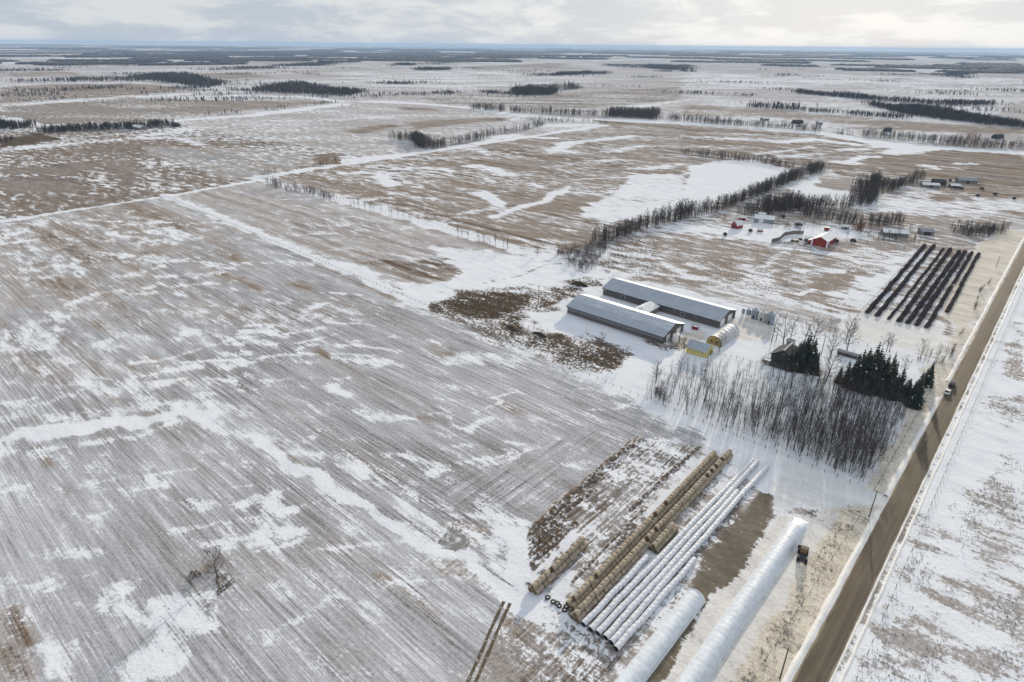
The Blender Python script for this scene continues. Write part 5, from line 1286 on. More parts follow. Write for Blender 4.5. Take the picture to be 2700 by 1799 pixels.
# the aspen wood beside the road
WOOD = [(-93, 179.5), (-58, 180.5), (-21, 180), (-20.5, 229), (-26, 239), (-50, 237), (-62, 230), (-71, 224), (-84, 214), (-95, 198)]
pts = []; PA = np.zeros((1100, 2)); npt = 0
for _ in range(60000):
    x, y = RNG.uniform(-97, -20), RNG.uniform(179, 238)
    if not inside(WOOD, x, y):
        continue
    den = .22 + .78 * min(1, max(0, (x + 82) / 50)) * (.55 + .9 * (wob(x * .9 + y * .3, 25, 9.0) + .5))
    den = max(.12, den)
    if y > 212:
        den *= .62
    if -78 < x < -62 and y > 200:
        den *= .55
    dmin = 1.2 / math.sqrt(den)
    if npt == 0 or ((PA[:npt, 0] - x) ** 2 + (PA[:npt, 1] - y) ** 2).min() > dmin * dmin:
        PA[npt] = (x, y); npt += 1; pts.append((x + RNG.gauss(0, 1.1), y + RNG.gauss(0, 1.3)))
    if npt > 820:
        break
pts.sort(key=lambda p: p[0] ** 2 + p[1] ** 2)
near_w, rest_w = pts[:232], pts[232:]
for x, y in near_w:
    plant('aspen_tree', POPm, x, y, RNG.uniform(.38, .95) * (.8 if y > 205 else 1), 'slender bare aspen in the grey wood beside the road', 'tree', 'aspens of the wood', .12)
twm = [M['bark'], M['twig']]
tag(put('aspen_thicket', merge([(x, y, 0, RNG.uniform(.35, .95), RNG.uniform(0, 6.3), RNG.randrange(6)) for x, y in rest_w], POPl, 'aspen_thicket', twm)), 'far half of the grey aspen wood', kind='stuff')
und = []
for _ in range(900):
    x, y = RNG.uniform(-97, -20), RNG.uniform(179, 238)
    if inside(WOOD, x, y) and RNG.random() < .25 + .75 * max(0, (x + 60) / 40):
        und.append((x, y, 0, RNG.uniform(.3, .8), RNG.uniform(0, 6.3), RNG.randrange(3)))
for x, y in [W('I', 60 + 3 * k + RNG.uniform(-20, 60), 590 + k + RNG.uniform(-30, 50)) for k in range(40)]:
    und.append((x, y, 0, RNG.uniform(.4, .9), RNG.uniform(0, 6.3), RNG.randrange(3)))
tag(put('undergrowth', merge(und, SHRa, 'undergrowth', twm)), 'twiggy brush on the floor of the aspen wood', kind='stuff')

# single trees one can pick out
for c, x, y, s, lab in [
    ('G', 2290, 870, 1.15, 'large bare tree standing in front of the grain bins'), ('H', 840, 1540, 1.2, 'tall forked bare tree behind the narrow grey shed'), ('H', 915, 1480, .95, 'bare tree right behind the narrow grey shed'), ('H', 1065, 1500, .95, 'slim bare tree right of the narrow grey shed'),
    ('H', 1140, 1540, 1.15, 'leaning bare tree above the white-fronted shed'), ('I', 1530, 300, 1.1, 'bare tree left of the low weathered shed'), ('I', 1670, 250, 1.1, 'bare tree directly behind the low weathered shed'), ('I', 1500, 490, 1.15, 'leaning leafless tree between the two spruce groups'),
    ('G', 1385, 985, .72, 'dark bare tree at the left end of the yellow shed'), ('G', 1745, 970, .85, 'dark bare tree in front of the arched shelter'), ('O', 1800, 700, .78, 'lone scrubby tree in the open main field'), ('H', 1320, 1400, .6, 'small bare tree on the fence behind the yard'),
    ('H', 1490, 1480, 1.05, 'tall leaning bare tree at the back fence'), ('H', 1370, 1420, .7, 'slim bare tree at the back fence left of the tall one'), ('H', 1560, 1440, .6, 'small bare tree right of the tall leaning one'), ('I', 2000, 240, .75, 'bare tree behind the right spruce group'), ('I', 2130, 440, .75, 'dead bare tree right of the right spruce group'), ('I', 2280, 300, .8, 'thin bare tree near the road behind the spruces'),
    ('G', 535, 905, .55, 'small bare tree alone on snow below the nearest barn'), ('G', 245, 905, .4, 'little bare sapling left of the small tree by the barn'), ('E', 1350, 720, .6, 'single bare tree where the two field fences meet'), ('I', 95, 490, .75, 'bare tree clump left of the aspen wood'), ('I', 290, 420, .75, 'bare tree at the upper left corner of the aspen wood'), ('G', 1100, 1270, .5, 'thin bare tree left of the wood corner')]:
    px, py = W(c, x, y); plant('bare_tree', BIGm, px, py, s * 1.0, lab, 'tree', None, .06)
for c, x0, y0, x1, y1, n, lab in [('E', 50, 385, 240, 420, 9, 'bare tree in the leftmost clump on the second fence line'), ('E', 260, 425, 590, 505, 8, 'bare tree in the thin middle row on the second fence line'), ('E', 920, 625, 1075, 650, 8, 'bare tree in the right clump on the second fence line'),
                                  ('E', 1105, 665, 1150, 675, 3, 'bare tree in the small last clump on the second fence line'), ('E', 780, 575, 880, 605, 4, 'thin sapling left of the right clump on the fence line'), ('I', 1960, 240, 2040, 250, 3, 'slim bare tree behind the right spruces'), ('J', 550, 1110, 760, 1130, 6, 'slim bare sapling by the verge above the cars')]:
    for k in range(n):
        f = (k + RNG.random()) / n; px, py = W(c, x0 + (x1 - x0) * f, y0 + (y1 - y0) * f); plant('bare_tree', POPm, px + RNG.uniform(-1, 1), py + RNG.uniform(-1.5, 1.5), RNG.uniform(.5, .85), lab, 'tree', lab.replace('bare tree in the ', '').replace('thin sapling', 'saplings'), .05)
for c, pl, n, sc in [('E', [(730, 1150), (900, 1190), (1000, 1230)], 5, .5), ('E', [(1180, 1310), (1270, 1340), (1450, 1410), (1640, 1490), (1700, 1510)], 11, .45), ('E', [(1510, 1420), (1620, 1420), (1850, 1450), (1950, 1480)], 8, .5)]:
    P = WL(c, pl)
    for k in range(n):
        f = (k + RNG.random()) / n * (len(P) - 1); i = min(int(f), len(P) - 2); g = f - i
        plant('bare_tree', POPm, P[i][0] + (P[i + 1][0] - P[i][0]) * g + RNG.uniform(-1, 1), P[i][1] + (P[i + 1][1] - P[i][1]) * g + RNG.uniform(-1.5, 1.5), sc * RNG.uniform(.7, 1.25), 'small dark sapling on the muddy strip left of the nearest barn', 'tree', 'saplings on the muddy strip', .06)

# leafless yard trees and clutter around the paddock farm
for c, x, y, s, lab in [('H', 500, 205, .6, 'bare yard tree left of the blue-grey shed'), ('H', 790, 250, .6, 'bare yard tree right of the blue-grey shed'), ('H', 880, 330, .5, 'bare tree at the west end of the windbreak'), ('H', 1010, 300, .55, 'bare tree behind the middle of the windbreak'), ('H', 1150, 300, .6, 'bare tree behind the red barn to the left'), ('H', 1420, 300, .7, 'bare tree behind the red barn to the right'), ('H', 1500, 420, .5, 'bare tree on snow right of the red barn'), ('H', 230, 260, .55, 'bare tree left of the small gambrel barn'), ('F', 1560, 560, .6, 'bare tree in front of the grey garage'), ('F', 1480, 600, .6, 'bare tree in front of the long bungalow'), ('F', 1790, 270, .7, 'bare tree in the far-right farmyard'), ('F', 2040, 260, .7, 'bare tree right of the far-right farm house')]:
    px, py = W(c, x, y); plant('bare_tree', BIGm, px, py, s, lab, 'tree', None, .06)
for k, (c, x, y, rz, lab) in enumerate([('H', 1390, 470, .3, 'dark implement parked at the right corner of the red barn'), ('H', 1560, 465, 1.0, 'dark implement in the snow right of the red barn'), ('H', 240, 400, .5, 'dark implement below the small gambrel barn'), ('H', 500, 362, .2, 'small dark implement left of the tiny red hutch'), ('H', 840, 215, .4, 'dark implement under the trees behind the windbreak'), ('F', 1840, 205, .5, 'dark machine at the back of the far-right farmyard'), ('F', 1920, 262, .9, 'dark machine in front of the far-right farmyard'), ('F', 2030, 310, .3, 'single dark machine right of the far-right farmyard'), ('F', 2150, 300, .6, 'left dark machine by the far-right road bend'), ('F', 2280, 330, .2, 'right dark machine by the far-right road bend'), ('F', 2060, 262, .8, 'dark machine beside the far-right farm house')]):
    px, py = W(c, x, y); t = thing('farm_implement', lab, 'implement', (px, py, 0), rz, 'parked implements')
    b = MB(); b.box(-2.2, 2.2, -.08, .08, .7, .9); b.box(-1.2, 1.4, -1.1, 1.1, .75, 1.5); b.build('frame', M['dark_steel'], t)
    b = MB(); b.add([(-1.2, -1.1, 1.5), (1.4, -1.1, 1.5), (1.4, 1.1, 1.5), (-1.2, 1.1, 1.5), (-.8, -.7, 2.3), (.9, -.7, 2.3), (.9, .7, 2.3), (-.8, .7, 2.3)], [(0, 1, 5, 4), (1, 2, 6, 5), (2, 3, 7, 6), (3, 0, 4, 7), (4, 5, 6, 7)]); b.build('hopper', M['dark_wall'], t)
    for s in (-1, 1):
        b = MB(); b.lathe([(.02, -.15), (.5, -.15), (.55, 0), (.5, .15), (.02, .15)], 12, (.2, s * 1.25, .5), axis='y'); b.build('wheel', M['black'], t)
for c, x, y, lx_, ly_, wl, lab in [('H', 1000, 290, 5, 3.5, 'wood', 'small weathered shed behind the windbreak'), ('H', 1480, 330, 4.5, 3.5, 'grey_wall', 'small grey shed behind the red barn by the trees'), ('H', 620, 200, 5, 3.5, 'wood', 'small weathered shed behind the blue-grey shed')]:
    px, py = W(c, x, y); t = gable('yard_shed', lab, 'shed', px, py, lx_, ly_, 2.0, 3.0, 'x', wl, 'roof_snow', 'roof_snow', .25, .1, .4); window(t, '-y', 0, 1, .9, 1.7, -ly_ / 2, 'dark_wall', None, 'door')

# spruces
ORD = 'leftmost,second,third,fourth,fifth,sixth,seventh,eighth,ninth,tenth,eleventh,twelfth,13th,14th,15th,16th,17th,18th,19th,20th,21st'.split(',')
for lab, grp, cells in [
    ('dark spruce from the left in the clump hugging the dark house', 'spruces beside the dark house', [(1215, 395, .8), (1260, 400, .95), (1300, 405, 1.0), (1345, 410, 1.0), (1385, 415, .95), (1240, 370, .85), (1280, 375, .95), (1325, 385, 1.0), (1370, 390, .9), (1400, 400, .8), (1190, 380, .6), (1410, 430, .6)]),
    ('dark spruce from the left in the big clump near the road', 'spruces of the big clump', [(1690, 540, .9), (1740, 545, 1.05), (1790, 560, 1.15), (1840, 570, 1.2), (1890, 580, 1.2), (1940, 590, 1.15), (1985, 600, 1.1), (2020, 580, 1.0), (1720, 510, .95), (1780, 520, 1.1), (1830, 530, 1.2), (1885, 540, 1.25), (1935, 550, 1.15), (1990, 555, 1.05), (1660, 520, .8), (1760, 490, 1.0), (1860, 500, 1.15), (1920, 510, 1.1), (2010, 500, .95), (1810, 550, 1.0), (1600, 500, .65)]),
    ('dark spruce from the left in the lower right tail of the big clump', 'spruces of the lower right tail', [(2050, 610, .75), (2085, 630, .8), (2120, 645, .8), (2150, 655, .85), (2180, 680, .85), (2210, 695, .9), (2240, 705, .9), (2090, 600, .7), (2160, 640, .8), (2225, 680, .85), (2010, 620, .8)]),
    ('spruce from the left in the small group close to the gravel road', 'spruces close to the road', [(2325, 530, .75), (2345, 520, .7), (2310, 510, .55)])]:
    rank = {(q[0], q[1]): k for k, q in enumerate(sorted(cells))}
    for x, y, s in cells:
        px, py = W('I', x, y); plant('spruce_tree', SPRm, px, py, s * RNG.uniform(.9, 1.3), f'{ORD[rank[(x, y)]]} {lab}', 'spruce', grp, .05)


# shelterbelts, thickets and far woods: trees that read as one mass
def poly_at(P, f):
    L = [0]
    for a, b in zip(P, P[1:]):
        L.append(L[-1] + math.hypot(b[0] - a[0], b[1] - a[1]))
    d = f * L[-1]
    for i in range(len(P) - 1):
        if d <= L[i + 1] or i == len(P) - 2:
            g = (d - L[i]) / max(1e-6, L[i + 1] - L[i]); return (P[i][0] + (P[i + 1][0] - P[i][0]) * g, P[i][1] + (P[i + 1][1] - P[i][1]) * g)


def y_at(P, x):
    xs = [p[0] for p in P]; return (x, float(np.interp(x, xs, [p[1] for p in P])))


def HN(x, y, wild):
    return .45 * wob(x * .8 + y * .6, 3, 40.0) if wild else 0.0


def belt(name, label, c, bottom, top, H, per, arrs, mats, scale0=10.0, mind=5.0, maxn=6000, gap=0.0, wild=None):
    """bottom: foot line of the mass, top: its skyline in the photo; depth follows from both"""
    if wild is None:
        wild = 2.2 if arrs is MIDa else 0.0
        gap = max(gap, .2) if arrs is MIDa else gap
    top = top or bottom; items = []; S = 60; samp = []
    for k in range(S):
        f = (k + .5) / S; b = W(c, *poly_at(bottom, f)); bp_ = poly_at(bottom, f); tp = y_at(top, bp_[0]); t = W(c, *tp, H); r = math.hypot(*b); dep = max(mind, math.hypot(*t) - r) if top is not bottom else mind
        b2 = W(c, *poly_at(bottom, (k + 1) / S)); b1 = W(c, *poly_at(bottom, k / S)); samp.append((b1, b2, dep, math.hypot(b2[0] - b1[0], b2[1] - b1[1])))
    area_ = sum(d * l for _, _, d, l in samp); n = min(maxn, int(area_ / per)); wts = [d * l for _, _, d, l in samp]
    dens = 1.0
    for b1, b2, dep, l in RNG.choices(samp, wts, k=max(n, 3)):
        f = RNG.random(); x = b1[0] + (b2[0] - b1[0]) * f; y = b1[1] + (b2[1] - b1[1]) * f; r = math.hypot(x, y); q = RNG.random() * dep; x *= (r + q) / r; y *= (r + q) / r
        if gap and wob(x * .8 + y * .45, 9, 14.0 if math.hypot(x, y) < 3500 else 260.0) + wob(y * .9 - x * .5, 15, 14.0 if math.hypot(x, y) < 3500 else 150.0) + .5 < gap:
            continue
        if wild:
            x += RNG.gauss(0, wild); y += RNG.gauss(0, wild)
        items.append((x, y, 0.0, H / scale0 * RNG.uniform(.4, 1.15) * (1 + wild * .0 + HN(x, y, wild)), RNG.uniform(0, 6.3), RNG.randrange(len(arrs))))
    if items:
        zz = zland(np.array([i[0] for i in items]), np.array([i[1] for i in items])); items = [(i[0], i[1], float(z_)) + i[3:] for i, z_ in zip(items, zz)]
        tag(put(name, merge(items, arrs, name, mats)), label, kind='stuff')


def patch(name, label, c, poly, n, H, arrs, mats, scale0=3.0):
    P = WL(c, poly); xs = [p[0] for p in P]; ys_ = [p[1] for p in P]; items = []
    while len(items) < n:
        x, y = RNG.uniform(min(xs), max(xs)), RNG.uniform(min(ys_), max(ys_))
        if inside(P, x, y):
            items.append((x, y, 0.0, H / scale0 * RNG.uniform(.4, 1.5), RNG.uniform(0, 6.3), RNG.randrange(len(arrs))))
    tag(put(name, merge(items, arrs, name, mats)), label, kind='stuff')


# low-poly crowns for far trees: a few upright slivers each
def far_tree(seed, n, w):
    rg = random.Random(seed); V = []; F = []
    for i in range(n):
        a = rg.uniform(0, 6.28); r = rg.uniform(0, 1.5); x, y = math.cos(a) * r, math.sin(a) * r; a2 = rg.uniform(0, 6.28); c, s = math.cos(a2) * w, math.sin(a2) * w; z0 = rg.uniform(0, 2.5) if i % 3 else 0; z1 = rg.uniform(6.5, 10); o = len(V)
        ex, ey = x * 1.8, y * 1.8
        V += [(x * .3 - c * .35, y * .3 - s * .35, z0), (x * .3 + c * .35, y * .3 + s * .35, z0), (x + c, y + s, z1 * .7), (ex, ey, z1), (x - c, y - s, z1 * .6)]; F += [(o, o + 1, o + 2), (o, o + 2, o + 4), (o + 4, o + 2, o + 3)]
    return np.array(V, np.float32), np.array(F, np.int32), np.zeros(len(F), np.int32)


FART = [far_tree(s, 4, .55) for s in range(50, 55)]
FARM = [far_tree(s, 7, .20) for s in range(60, 65)]
fm = [M['twig_far']]
sp2 = [M['bark'], M['spruce']]
belt('hedgerow', 'tall bare tree belt on the right edge of the striped field', 'S', [(1568, 650), (1700, 607), (1800, 580), (1900, 555), (1990, 520), (2080, 480), (2165, 450)], None, 10, 5.0, MIDa, twm, mind=13)
patch('brush', 'dense grey brush at the near end of the tall tree belt', 'E', [(1480, 705), (1600, 650), (1760, 640), (1900, 590), (1830, 680), (1770, 760), (1740, 835), (1650, 830), (1560, 790)], 420, 2.6, SHRl, twm)
belt('brush', 'scattered brush below the west paddock fence', 'E', [(2030, 865), (2160, 850)], [(2060, 800), (2190, 720)], 2.0, 9.0, SHRa, twm, 3.0)
belt('thicket', 'dark thicket behind the red barn paddocks', 'F', [(380, 440), (560, 440), (760, 420), (1000, 390), (1130, 400)], [(420, 330), (560, 290), (720, 260), (1000, 340), (1130, 330)], 9, 4.0, MIDa, twm, mind=14)
belt('thicket', 'dark tall thicket block right of the paddocks', 'F', [(1150, 390), (1280, 380), (1290, 300), (1460, 270), (1640, 195)], [(1170, 130), (1290, 120), (1400, 150), (1500, 150), (1640, 180)], 10, 9.0, MIDa, twm, mind=14)
belt('thicket', 'tree belt directly behind the grey bungalow', 'F', [(820, 450), (1000, 480), (1200, 510), (1320, 520), (1500, 500)], [(830, 380), (1000, 390), (1180, 410), (1320, 430), (1500, 430)], 8, 3.5, MIDa, twm, mind=12)
belt('thicket', 'round thicket beside the far end of the road', 'F', [(1860, 570), (1960, 590), (2080, 590), (2220, 555)], [(1870, 460), (1960, 450), (2080, 460), (2225, 500)], 6, 3.0, MIDa, twm, mind=12)
belt('brush', 'sparse leafless trees around the grey bungalow', 'F', [(1170, 560), (1380, 620), (1620, 640)], [(1180, 520), (1400, 540), (1640, 590)], 5, 7.0, MIDa, twm, mind=8)
belt('orange_bush', 'rust coloured bush left of the grey bungalow', 'F', [(1170, 550), (1240, 560)], [(1170, 490), (1240, 490)], 5, 2.5, SHRa, [M['orange_twig']] * 2, 3.0)
belt('brush', 'dark brush along the corral north side', 'H', [(830, 330), (900, 350), (1050, 370)], [(840, 270), (950, 240), (1050, 300)], 3, 8.0, SHRa, twm, 3.0)
belt('brush', 'row of dark snow-capped bushes left of the shrub rows', 'H', [(1560, 470), (1720, 500), (1850, 520), (1960, 530), (2170, 560)], None, 2.0, 4.0, SHRa, twm, 3.0, 2.5, gap=.4)
belt('brush', 'roadside willow bushes beside the shrub rows', 'J', [(860, 920), (900, 880), (960, 820), (1040, 540), (1120, 470), (1180, 300)], None, 2.6, 5.0, SHRa, twm, 3.0, 2.5, gap=.45)
belt('brush', 'brush at the verge above the parked cars', 'J', [(500, 1110), (620, 1130), (780, 1130), (830, 1000)], None, 2.6, 4.5, SHRa, twm, 3.0, 3.0)
belt('hedgerow', 'tree row across the striped field on the right', 'F', [(0, 20), (250, 50), (500, 75), (720, 115), (860, 130), (980, 140)], None, 8, 4.0, MIDa, twm, mind=10, gap=.2)
belt('hedgerow', 'clumps of bare trees on the second field fence', 'D', [(1860, 245), (1950, 260)], None, 8, 4.0, MIDa, twm, mind=8)
belt('hedgerow', 'short bare hedgerow on the second field fence', 'D', [(1990, 275), (2150, 300), (2290, 345)], None, 7, 4.0, MIDa, twm, mind=8)
belt('hedgerow', 'sparse saplings along the snowy field road', 'D', [(1800, 170), (2000, 130), (2180, 95)], None, 6, 13.5, MIDa, twm, mind=8)
belt('orange_bush', 'rusty bush patch by the snowy field road', 'D', [(2180, 90), (2350, 95)], [(2180, 40), (2350, 30)], 5, 22.0, SHRa, [M['orange_twig']] * 2, 3.0)
belt('hedgerow', 'bare copse behind the striped field', 'B', [(340, 970), (500, 975), (560, 1035), (720, 1020)], [(340, 900), (430, 890), (560, 905), (720, 950)], 11, 6.3, MIDa, twm)
belt('hedgerow', 'tree row right of the bare copse', 'B', [(750, 1005), (860, 985), (980, 965)], None, 10, 9.0, MIDa, twm, mind=14)
belt('hedgerow', 'thin far tree row climbing to the belt', 'B', [(980, 955), (1100, 925), (1250, 905), (1390, 870)], None, 9, 11.7, MIDa, twm, mind=16)
belt('hedgerow', 'long straight far belt behind the striped field', 'B', [(890, 752), (1150, 778), (1500, 795), (1760, 803)], [(890, 730), (1150, 735), (1500, 745), (1760, 760)], 12, 9.9, MIDa, twm, mind=22)
belt('brush', 'scrub below the long straight far belt', 'B', [(1190, 835), (1400, 850), (1700, 845), (1820, 870)], [(1190, 800), (1400, 800), (1700, 810), (1820, 850)], 7, 13.5, MIDa, twm, mind=12)
belt('woodland', 'dense far block at the end of the long belt', 'B', [(1800, 805), (1950, 815), (2180, 830)], [(1830, 745), (1980, 730), (2160, 735)], 12, 7.2, MIDa, twm, mind=30)
belt('hedgerow', 'long far belt in front of the dark farmhouse', 'C', [(-150, 830), (0, 840), (300, 865), (600, 885), (950, 912)], [(-150, 780), (0, 790), (300, 805), (600, 830), (950, 890)], 11, 9.0, MIDa, twm, mind=22)
belt('hedgerow', 'long far belt near the right edge of the picture', 'C', [(1230, 945), (1500, 965), (1800, 1000), (2000, 1020), (2230, 1030), (2400, 1035)], [(1230, 895), (1500, 905), (1800, 930), (2000, 960), (2230, 990), (2400, 1000)], 11, 8.1, MIDa, twm, mind=18)
belt('orange_bush', 'brownish round bush in the far right belt', 'C', [(1960, 1000), (2060, 1005)], [(1970, 910), (2060, 915)], 14, 14.0, MIDa, [M['orange_twig']] * 2)
belt('spruce_row', 'small dark spruces beside the far farm drive', 'C', [(1030, 920), (1080, 925), (1190, 940)], None, 9, 26.0, SPRl, sp2, 12.0, 10, gap=.3)
belt('spruce_row', 'dark spruces at the right picture edge', 'C', [(2280, 990), (2400, 1000)], [(2300, 920), (2400, 930)], 14, 30.0, SPRl, sp2, 12.0)
belt('spruce_row', 'spruce beside the dark farmhouse in the belt', 'C', [(680, 870), (860, 880)], [(690, 820), (840, 850)], 9, 60.0, SPRl, sp2, 12.0)
for c, bt, tp, H, per, lab in [
    ('C', [(780, 642), (1300, 692), (1800, 726), (2110, 726)], [(800, 605), (1300, 650), (1800, 690), (2090, 705)], 14, 22, 'long dark wood band on the right plain'),
    ('C', [(1290, 725), (1600, 800), (1900, 840), (2400, 890)], [(1320, 695), (1600, 710), (1900, 750), (2400, 820)], 13, 26, 'broad dark wood below the long band on the right'),
    ('C', [(1150, 795), (1400, 812), (1530, 818)], [(1180, 758), (1380, 765), (1530, 795)], 11, 22, 'small dark thicket left of the broad right wood'),
    ('C', [(470, 742), (640, 755), (820, 765)], [(480, 705), (640, 705), (820, 720)], 13, 26, 'isolated bare tree row on the right plain'),
    ('C', [(840, 772), (1070, 785)], [(850, 745), (1060, 750)], 9, 26, 'low bare tree row right of the isolated row'),
    ('C', [(400, 665), (465, 665)], [(400, 645), (465, 645)], 9, 26, 'tiny far copse on the right plain'),
    ('A', [(40, 572), (600, 570), (900, 568), (1060, 552), (1430, 612), (1560, 570)], [(50, 535), (600, 512), (850, 515), (1060, 490), (1300, 490), (1560, 555)], 13, 42, 'big dark far wood on the left'),
    ('A', [(1590, 628), (2060, 652), (2354, 667), (2490, 640)], [(1650, 605), (1900, 560), (2060, 540), (2354, 590), (2470, 595)], 13, 32, 'second big dark far wood left of centre'),
    ('A', [(-150, 890), (0, 893), (210, 885)], [(-150, 790), (0, 795), (160, 835)], 13, 14, 'dark grove at the left picture edge'),
    ('A', [(310, 922), (600, 900), (930, 893), (1165, 878)], [(250, 870), (600, 850), (900, 830), (1150, 805)], 12, 16, 'long dark grove with a pale shed on the left'),
    ('A', [(-100, 1000), (20, 985)], [(-100, 915), (30, 925)], 11, 12, 'dark trees by the bare earth at the left edge'),
    ('B', [(1190, 657), (1300, 660), (1450, 655)], [(1200, 590), (1300, 580), (1450, 590)], 14, 30, 'bare grove left of the far spruce block'),
    ('B', [(960, 640), (1060, 650), (1170, 655)], [(960, 615), (1060, 610), (1170, 635)], 9, 40, 'thin scrub left of the far bare grove'),
    ('B', [(1320, 525), (1480, 525), (1560, 515), (1830, 512)], [(1320, 500), (1480, 500), (1560, 485), (1830, 485)], 13, 40, 'long narrow far wood beyond the spruce block'),
    ('B', [(680, 645), (810, 648)], [(680, 610), (800, 625)], 10, 26, 'bare trees around the dull red far building'),
    ('B', [(530, 490), (740, 488)], [(560, 455), (740, 455)], 13, 60, 'flat dark far wood at centre left'), ('B', [(200, 455), (370, 460), (480, 455)], [(220, 430), (370, 432), (480, 430)], 13, 60, 'two small flat dark far woods'),
    ('B', [(490, 455), (640, 450), (760, 470), (960, 440), (1230, 415)], [(490, 425), (640, 410), (760, 410), (960, 405), (1230, 380)], 13, 160, 'wide blue far wood left of centre'),
    ('B', [(1810, 465), (2100, 475), (2354, 495)], [(1830, 435), (2100, 438), (2354, 445)], 13, 110, 'wide blue far wood right of centre'), ('C', [(0, 500), (200, 495), (610, 490)], [(0, 440), (200, 450), (610, 480)], 13, 90, 'blue far wood in the right half'),
    ('C', [(810, 490), (1000, 485)], [(830, 465), (990, 462)], 13, 60, 'left of two dark far copses on the right'), ('C', [(1170, 488), (1440, 492)], [(1190, 455), (1440, 470)], 13, 70, 'right of two dark far copses on the right'),
    ('C', [(1680, 525), (1840, 530), (2090, 495)], [(1680, 505), (1840, 490), (2080, 460)], 12, 60, 'scattered far trees by the long pale barn'), ('C', [(1840, 538), (1960, 540)], [(1850, 512), (1950, 515)], 12, 40, 'small dark far copse on the right'),
    ('A', [(430, 470), (780, 468), (1080, 448)], [(430, 425), (780, 412), (1060, 420)], 13, 110, 'blue far wood on the left horizon side'), ('A', [(1160, 480), (1500, 490), (2000, 470), (2300, 455)], [(1160, 450), (1500, 455), (2000, 430), (2200, 425)], 13, 110, 'long dark far wood strip on the left'),
    ('A', [(950, 440), (1600, 445), (2354, 405), (2600, 390), (3000, 390)], [(950, 395), (1600, 370), (2354, 370), (2600, 365), (3000, 365)], 13, 420, 'huge blue far wood below the left horizon'), ('A', [(0, 495), (250, 490), (480, 492)], [(0, 465), (250, 460), (480, 470)], 12, 90, 'blue far wood at the left edge'),
    ('A', [(0, 380), (400, 380), (700, 378)], [(0, 368), (400, 362), (700, 366)], 13, 420, 'distant blue wood under the left horizon')]:
    d = math.hypot(*W(c, *bt[len(bt) // 2])); belt('woodland', lab, c, bt, tp, H, per * (.35 if d < 2300 else .8), FARM if d < 2300 else FART, fm, mind=22, maxn=3600, wild=min(30, d / 170.0), gap=.0 if d < 3500 else .5)
belt('spruce_row', 'dark far spruce block right of centre', 'B', [(1430, 622), (1560, 625), (1700, 607)], [(1440, 560), (1540, 545), (1680, 575)], 15, 22.0, SPRl, sp2, 12.0, maxn=260)
belt('spruce_row', 'three dark far spruces by the dull red building', 'B', [(735, 640), (780, 640)], [(735, 595), (780, 600)], 20, 40.0, SPRl, sp2, 12.0, maxn=12)
belt('spruce_row', 'row of small far spruces left of the dull red building', 'B', [(490, 645), (570, 640)], None, 9, 60.0, SPRl, sp2, 12.0, 12, maxn=25)
for c, ln, H, lab in [('A', [(0, 715), (600, 680), (1000, 650), (1500, 630)], 10, 'thin tree line along the far left road'), ('A', [(1320, 815), (1700, 785), (2100, 740), (2354, 715)], 10, 'thin tree line along the middle left road'), ('B', [(220, 680), (330, 670), (470, 655)], 11, 'thin tree line left of the far red building'), ('B', [(0, 690), (130, 690)], 9, 'scrub at the field corner left of centre'),
                      ('B', [(0, 745), (150, 740)], 8, 'low scrub under the second far wood'), ('C', [(2170, 780), (2354, 790)], 9, 'sparse trees above the broad right wood'), ('B', [(1700, 600), (2060, 605)], 9, 'sparse trees right of the far spruce block'), ('B', [(880, 495), (1300, 490), (1540, 465)], 9, 'thin far tree line at the tan field'), ('A', [(660, 1005), (760, 1000)], 6, 'sparse scrub at the left mid field'), ('A', [(820, 1030), (900, 1025)], 5, 'low scrub patch at the left mid field'), ('A', [(1000, 930), (1230, 915)], 5, 'low scrub below the left grove'), ('A', [(1940, 500), (2220, 525)], 11, 'thin far trees above the second far wood')]:
    d = math.hypot(*W(c, *ln[0])); belt('hedgerow', lab, c, ln, None, H, 60 if d < 2500 else 120, FARM, fm, mind=24, gap=.38)

# woods dissolving towards the horizon
def clump(seed):
    rg = random.Random(seed); V = [(0, 0, 1.0)]; F = []
    for i in range(4):
        a = 2 * math.pi * i / 4 + rg.random(); r = rg.uniform(.5, .75); V.append((math.cos(a) * r, math.sin(a) * r, rg.uniform(.5, .85))); V.append((math.cos(a) * r * 1.1, math.sin(a) * r * 1.1, -.1))
    for i in range(4):
        a, b = 1 + 2 * i, 1 + 2 * ((i + 1) % 4); F += [(0, a, b), (a, a + 1, b + 1), (a, b + 1, b)]
    return np.array(V, np.float32), np.array(F, np.int32)


